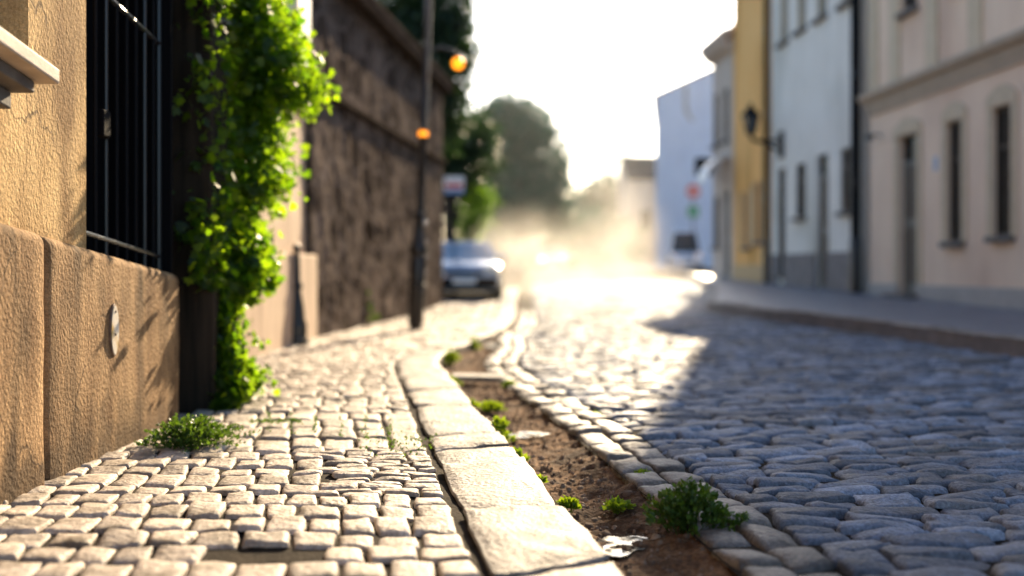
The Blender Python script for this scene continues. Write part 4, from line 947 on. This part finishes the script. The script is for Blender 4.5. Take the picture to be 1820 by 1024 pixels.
# ------------------------------------------------------------------ cars
def car(label, x, y, z, rz, body, hgt=1.45, wid=1.76, lng=4.2, van=False, lit=False):
    t = thing('parked_car', label, 'car', (x, y, z), rz)
    hw, hl = wid / 2, lng / 2
    # front is -y.  loft of cross-sections along y
    st = [(-hl, .30, .62, .80), (-hl + .08, .22, .70, .92), (-hl + .45, .18, .84, .98), (-hl + 1.05, .18, .93, 1.0), (-.2, .18, .95, 1.0), (hl - .8, .18, .96, 1.0), (hl - .2, .2, .94, .96), (hl, .3, .85, .86)]
    V = []; F = []; k = 10
    for yy_, zb_, zt2, wf in st:
        a = hw * wf; V += [(-a * .86, yy_, zb_), (-a * .97, yy_, zb_ + .1), (-a, yy_, (zb_ + zt2) / 2), (-a * .96, yy_, zt2 - .07), (-a * .82, yy_, zt2), (a * .82, yy_, zt2), (a * .96, yy_, zt2 - .07), (a, yy_, (zb_ + zt2) / 2), (a * .97, yy_, zb_ + .1), (a * .86, yy_, zb_)]
    for i in range(len(st) - 1):
        for j in range(k):
            j2 = (j + 1) % k; F.append((i * k + j, i * k + j2, (i + 1) * k + j2, (i + 1) * k + j))
    F.append(tuple(range(k))); F.append(tuple((len(st) - 1) * k + j for j in range(k - 1, -1, -1)))
    MB().add(V, F).build('body', body, t, smooth=True)
    # cabin: roof, pillars, glass
    f0, f1 = -hl + 1.05, -hl + 1.75; r1, r0 = hl - .9, hl - .25
    if van: f0, f1, r1, r0 = -hl + .75, -hl + 1.2, hl - .3, hl - .1
    zl, zh = .93, hgt; wl_, wh = hw * .90, hw * .72
    MB().add([(-wh, f1, zh - .05), (wh, f1, zh - .05), (wh, r1, zh - .05), (-wh, r1, zh - .05), (-wh * .9, f1 + .12, zh), (wh * .9, f1 + .12, zh), (wh * .9, r1 - .1, zh), (-wh * .9, r1 - .1, zh)],
             [(0, 3, 2, 1), (4, 5, 6, 7), (0, 1, 5, 4), (1, 2, 6, 5), (2, 3, 7, 6), (3, 0, 4, 7)]).build('roof', body, t, bevel=.03)
    C = [(-wl_, f0, zl), (wl_, f0, zl), (wl_, r0, zl), (-wl_, r0, zl), (-wh * .985, f1, zh - .055), (wh * .985, f1, zh - .055), (wh * .985, r1, zh - .055), (-wh * .985, r1, zh - .055)]
    MB().add([C[0], C[1], C[5], C[4]], [(0, 1, 2, 3)]).build('windscreen', M['car_glass_dark'] if van else M['car_glass'], t)
    MB().add([C[2], C[3], C[7], C[6]], [(0, 1, 2, 3)]).build('rear_window', M['car_glass'], t)
    for a, b, c, d2 in ((1, 2, 6, 5), (3, 0, 4, 7)): MB().add([C[a], C[b], C[c], C[d2]], [(0, 1, 2, 3)]).build('side_window', M['car_glass'], t)
    pm = MB()
    for a, b in ((0, 4), (1, 5), (2, 6), (3, 7)): pm.tube([C[a], C[b]], .04, 6)
    pm.build('pillar', body, t, smooth=True)
    for s in (-1, 1):
        MB().prism([(s * hw * .9, .60), (s * hw * .52, .62), (s * hw * .50, .73), (s * hw * .86, .78)], 'y', -hl - .012, -hl + .2).build('headlight', (M['lit_head'] if s < 0 else M['plate']) if lit else M['headlamp'], t, bevel=.015)
        MB().box(min(s * hw * .93, s * (hw + .17)), max(s * hw * .93, s * (hw + .17)), f0 + .22, f0 + .34, .93, 1.07).build('mirror', body, t, bevel=.03)
        for yy_ in (-hl + .82, hl - .8):
            mw_ = MB().lathe([(.20, -.10), (.30, -.10), (.32, -.07), (.32, .07), (.30, .10), (.20, .10)], n=24).build('wheel', M['tyre'], t, smooth=True)
            mw_.matrix_local = Matrix.Translation((s * (hw - .1), yy_, .32)) @ Matrix.Rotation(R(90), 4, 'Y')
            MB().lathe([(.2, -.085), (.2, .085)], n=16).build('rim', M['chrome'], mw_)
    MB().box(-hw * .5, hw * .5, -hl - .006, -hl + .05, .56, .66).build('grille', M['irond'], t)
    MB().box(-hw * .84, hw * .84, -hl - .05, -hl + .1, .27, .5).build('bumper', body if van else M['irond'], t, bevel=.03)
    MB().box(-.26, .26, -hl - .062, -hl - .052, .36, .47).build('number_plate', M['plate'], t)
    return t
car('silver blue parked car facing the camera at the end of the stone wall', -1.22, 27.4, .11, R(4), M['car_dark'], 1.36)
car('silver white van parked in front of the pale blue house', (1226 - 910) * .0295, 59 + 1.9, float(zt(9, 59)) - .03, R(-6), M['car_silver'], 2.0, 1.75, 4.2, van=True)
car('pale distant car coming through the steam', (982 - 910) * .033, 68, float(zt(2.4, 66)) - .25, R(0), M['car_white'], 1.4, 1.7, lit=True)

# ------------------------------------------------------------------ signs
def sign(label, px, py, d, parts, post_to=None):
    x = (px - 910) * d; y = 2000 * d; z = EYE - (py - 475) * d; zg = float(zt(x, y))
    t = thing('road_sign', label, 'sign', (x, y, zg)); MB().lathe([(.035, 0), (.035, z - zg + .25)], (0, .05, 0), 10).build('post', M['irond'], t, smooth=True)
    return t, z - zg
t, h = sign('small white and red sign board under the dark clipped tree', 807, 330, .0135, None)
MB().box(-.24, .24, -.02, .012, h - .2, h + .22).build('board', M['white'], t, bevel=.008); MB().box(-.2, .2, -.026, -.021, h - .06, h + .06).build('red_band', M['red'], t); MB().box(-.24, .24, -.026, -.021, h - .2, h - .1).build('blue_band', M['blue'], t)
t, h = sign('round red no entry sign before the pale blue house', 1232, 340, .029, None)
a = MB().lathe([(.36, -.012), (.36, .012)], n=28).build('disc', M['red'], t); a.matrix_local = Matrix.Translation((0, 0, h)) @ Matrix.Rotation(R(90), 4, 'X')
MB().box(-.24, .24, -.02, -.0125, h - .05, h + .05).build('white_bar', M['white'], t)
MB().box(-.3, .3, -.012, .012, h - 1.35, h - .75).build('plate', M['green'], t, bevel=.01)
x, y = fp(Y1c - .25); t = thing('hanging_sign', 'black box sign projecting from the cream corner house', 'sign', (x, y, fz(1262, 300)), math.atan2(-.055, -1))
MB().box(.12, .62, -.12, .12, -.28, .28).build('sign_box', M['irond'], t, bevel=.02); MB().box(0, .14, -.03, .03, -.05, .05).build('bracket', M['iron'], t)
# drainpipe on the pale blue house
dd = .0365; t = thing('downpipe', 'grey curved downpipe on the gable wall of the pale blue house', 'downpipe', ((1222 - 910) * dd, 73.9, 0), 0, None)
pts_ = [(1222, 150), (1222, 190), (1228, 205), (1245, 222), (1258, 232), (1260, 300)]
MB().tube([((p - 1222) * dd, -.1, EYE - (q - 475) * dd) for p, q in pts_], .16, 8).build('pipe', M['plinth_pale'], t, smooth=True)

# ------------------------------------------------------------------ steam and haze
def volume(name, label, bx, dens_nodes, color, aniso):
    m = bpy.data.materials.new(name); m.use_nodes = True; nt = m.node_tree; nt.nodes.remove(nt.nodes['Principled BSDF'])
    sc = nt.nodes.new('ShaderNodeVolumeScatter'); sc.inputs['Color'].default_value = c4(color); sc.inputs['Anisotropy'].default_value = aniso
    nt.links.new(sc.outputs[0], nt.nodes['Material Output'].inputs['Volume'])
    dens_nodes(nt, sc)
    o = MB().box(*bx).build(name, m); tag(o, label, kind='stuff'); return o
def hz(nt, sc): sc.inputs['Density'].default_value = .0004
volume('haze', 'thin warm haze over the far end of the street', (-60, 60, 34, 220, -1, 45), hz, (1, .985, .96), .55)
def stm(nt, sc):
    tc = N(nt, 'ShaderNodeTexCoord'); L_ = nt.links.new
    n1 = N(nt, 'ShaderNodeTexNoise'); n1.inputs['Scale'].default_value = .75; n1.inputs['Detail'].default_value = 5; n1.inputs['Distortion'].default_value = .6
    L_(tc.outputs['Object'], n1.inputs['Vector'])
    tot = None
    # (centre, radii, weight)
    for c, r, wgt in [((2.6, 24, .2), (2.5, 10, 1.0), 1.0), ((2.5, 28.5, 1.3), (1.5, 6, 2.3), 1.0), ((.5, 28, 1.0), (2.0, 7, 1.6), .8), ((2.1, 19, .1), (2.6, 7, .7), .5)]:
        mp = N(nt, 'ShaderNodeMapping', vector_type='TEXTURE'); mp.inputs['Location'].default_value = c; mp.inputs['Scale'].default_value = r
        L_(tc.outputs['Object'], mp.inputs[0])
        ln = N(nt, 'ShaderNodeVectorMath', operation='LENGTH'); L_(mp.outputs[0], ln.inputs[0])
        mr = N(nt, 'ShaderNodeMapRange', interpolation_type='SMOOTHSTEP'); mr.inputs[1].default_value = 1; mr.inputs[2].default_value = .15; mr.inputs[3].default_value = 0; mr.inputs[4].default_value = wgt
        L_(ln.outputs['Value'], mr.inputs[0])
        if tot is None: tot = mr.outputs[0]
        else:
            a = N(nt, 'ShaderNodeMath', operation='ADD'); L_(tot, a.inputs[0]); L_(mr.outputs[0], a.inputs[1]); tot = a.outputs[0]
    r2 = N(nt, 'ShaderNodeMapRange'); r2.inputs[1].default_value = .42; r2.inputs[2].default_value = .68; r2.inputs[3].default_value = 0; r2.inputs[4].default_value = .26
    L_(n1.outputs['Fac'], r2.inputs[0])
    mu = N(nt, 'ShaderNodeMath', operation='MULTIPLY'); L_(tot, mu.inputs[0]); L_(r2.outputs[0], mu.inputs[1]); L_(mu.outputs[0], sc.inputs['Density'])
volume('steam', 'sunlit cloud of steam drifting over the road in the middle distance', (-2.5, 7.2, 12, 36, -.1, 5), stm, (1, .92, .80), .3)
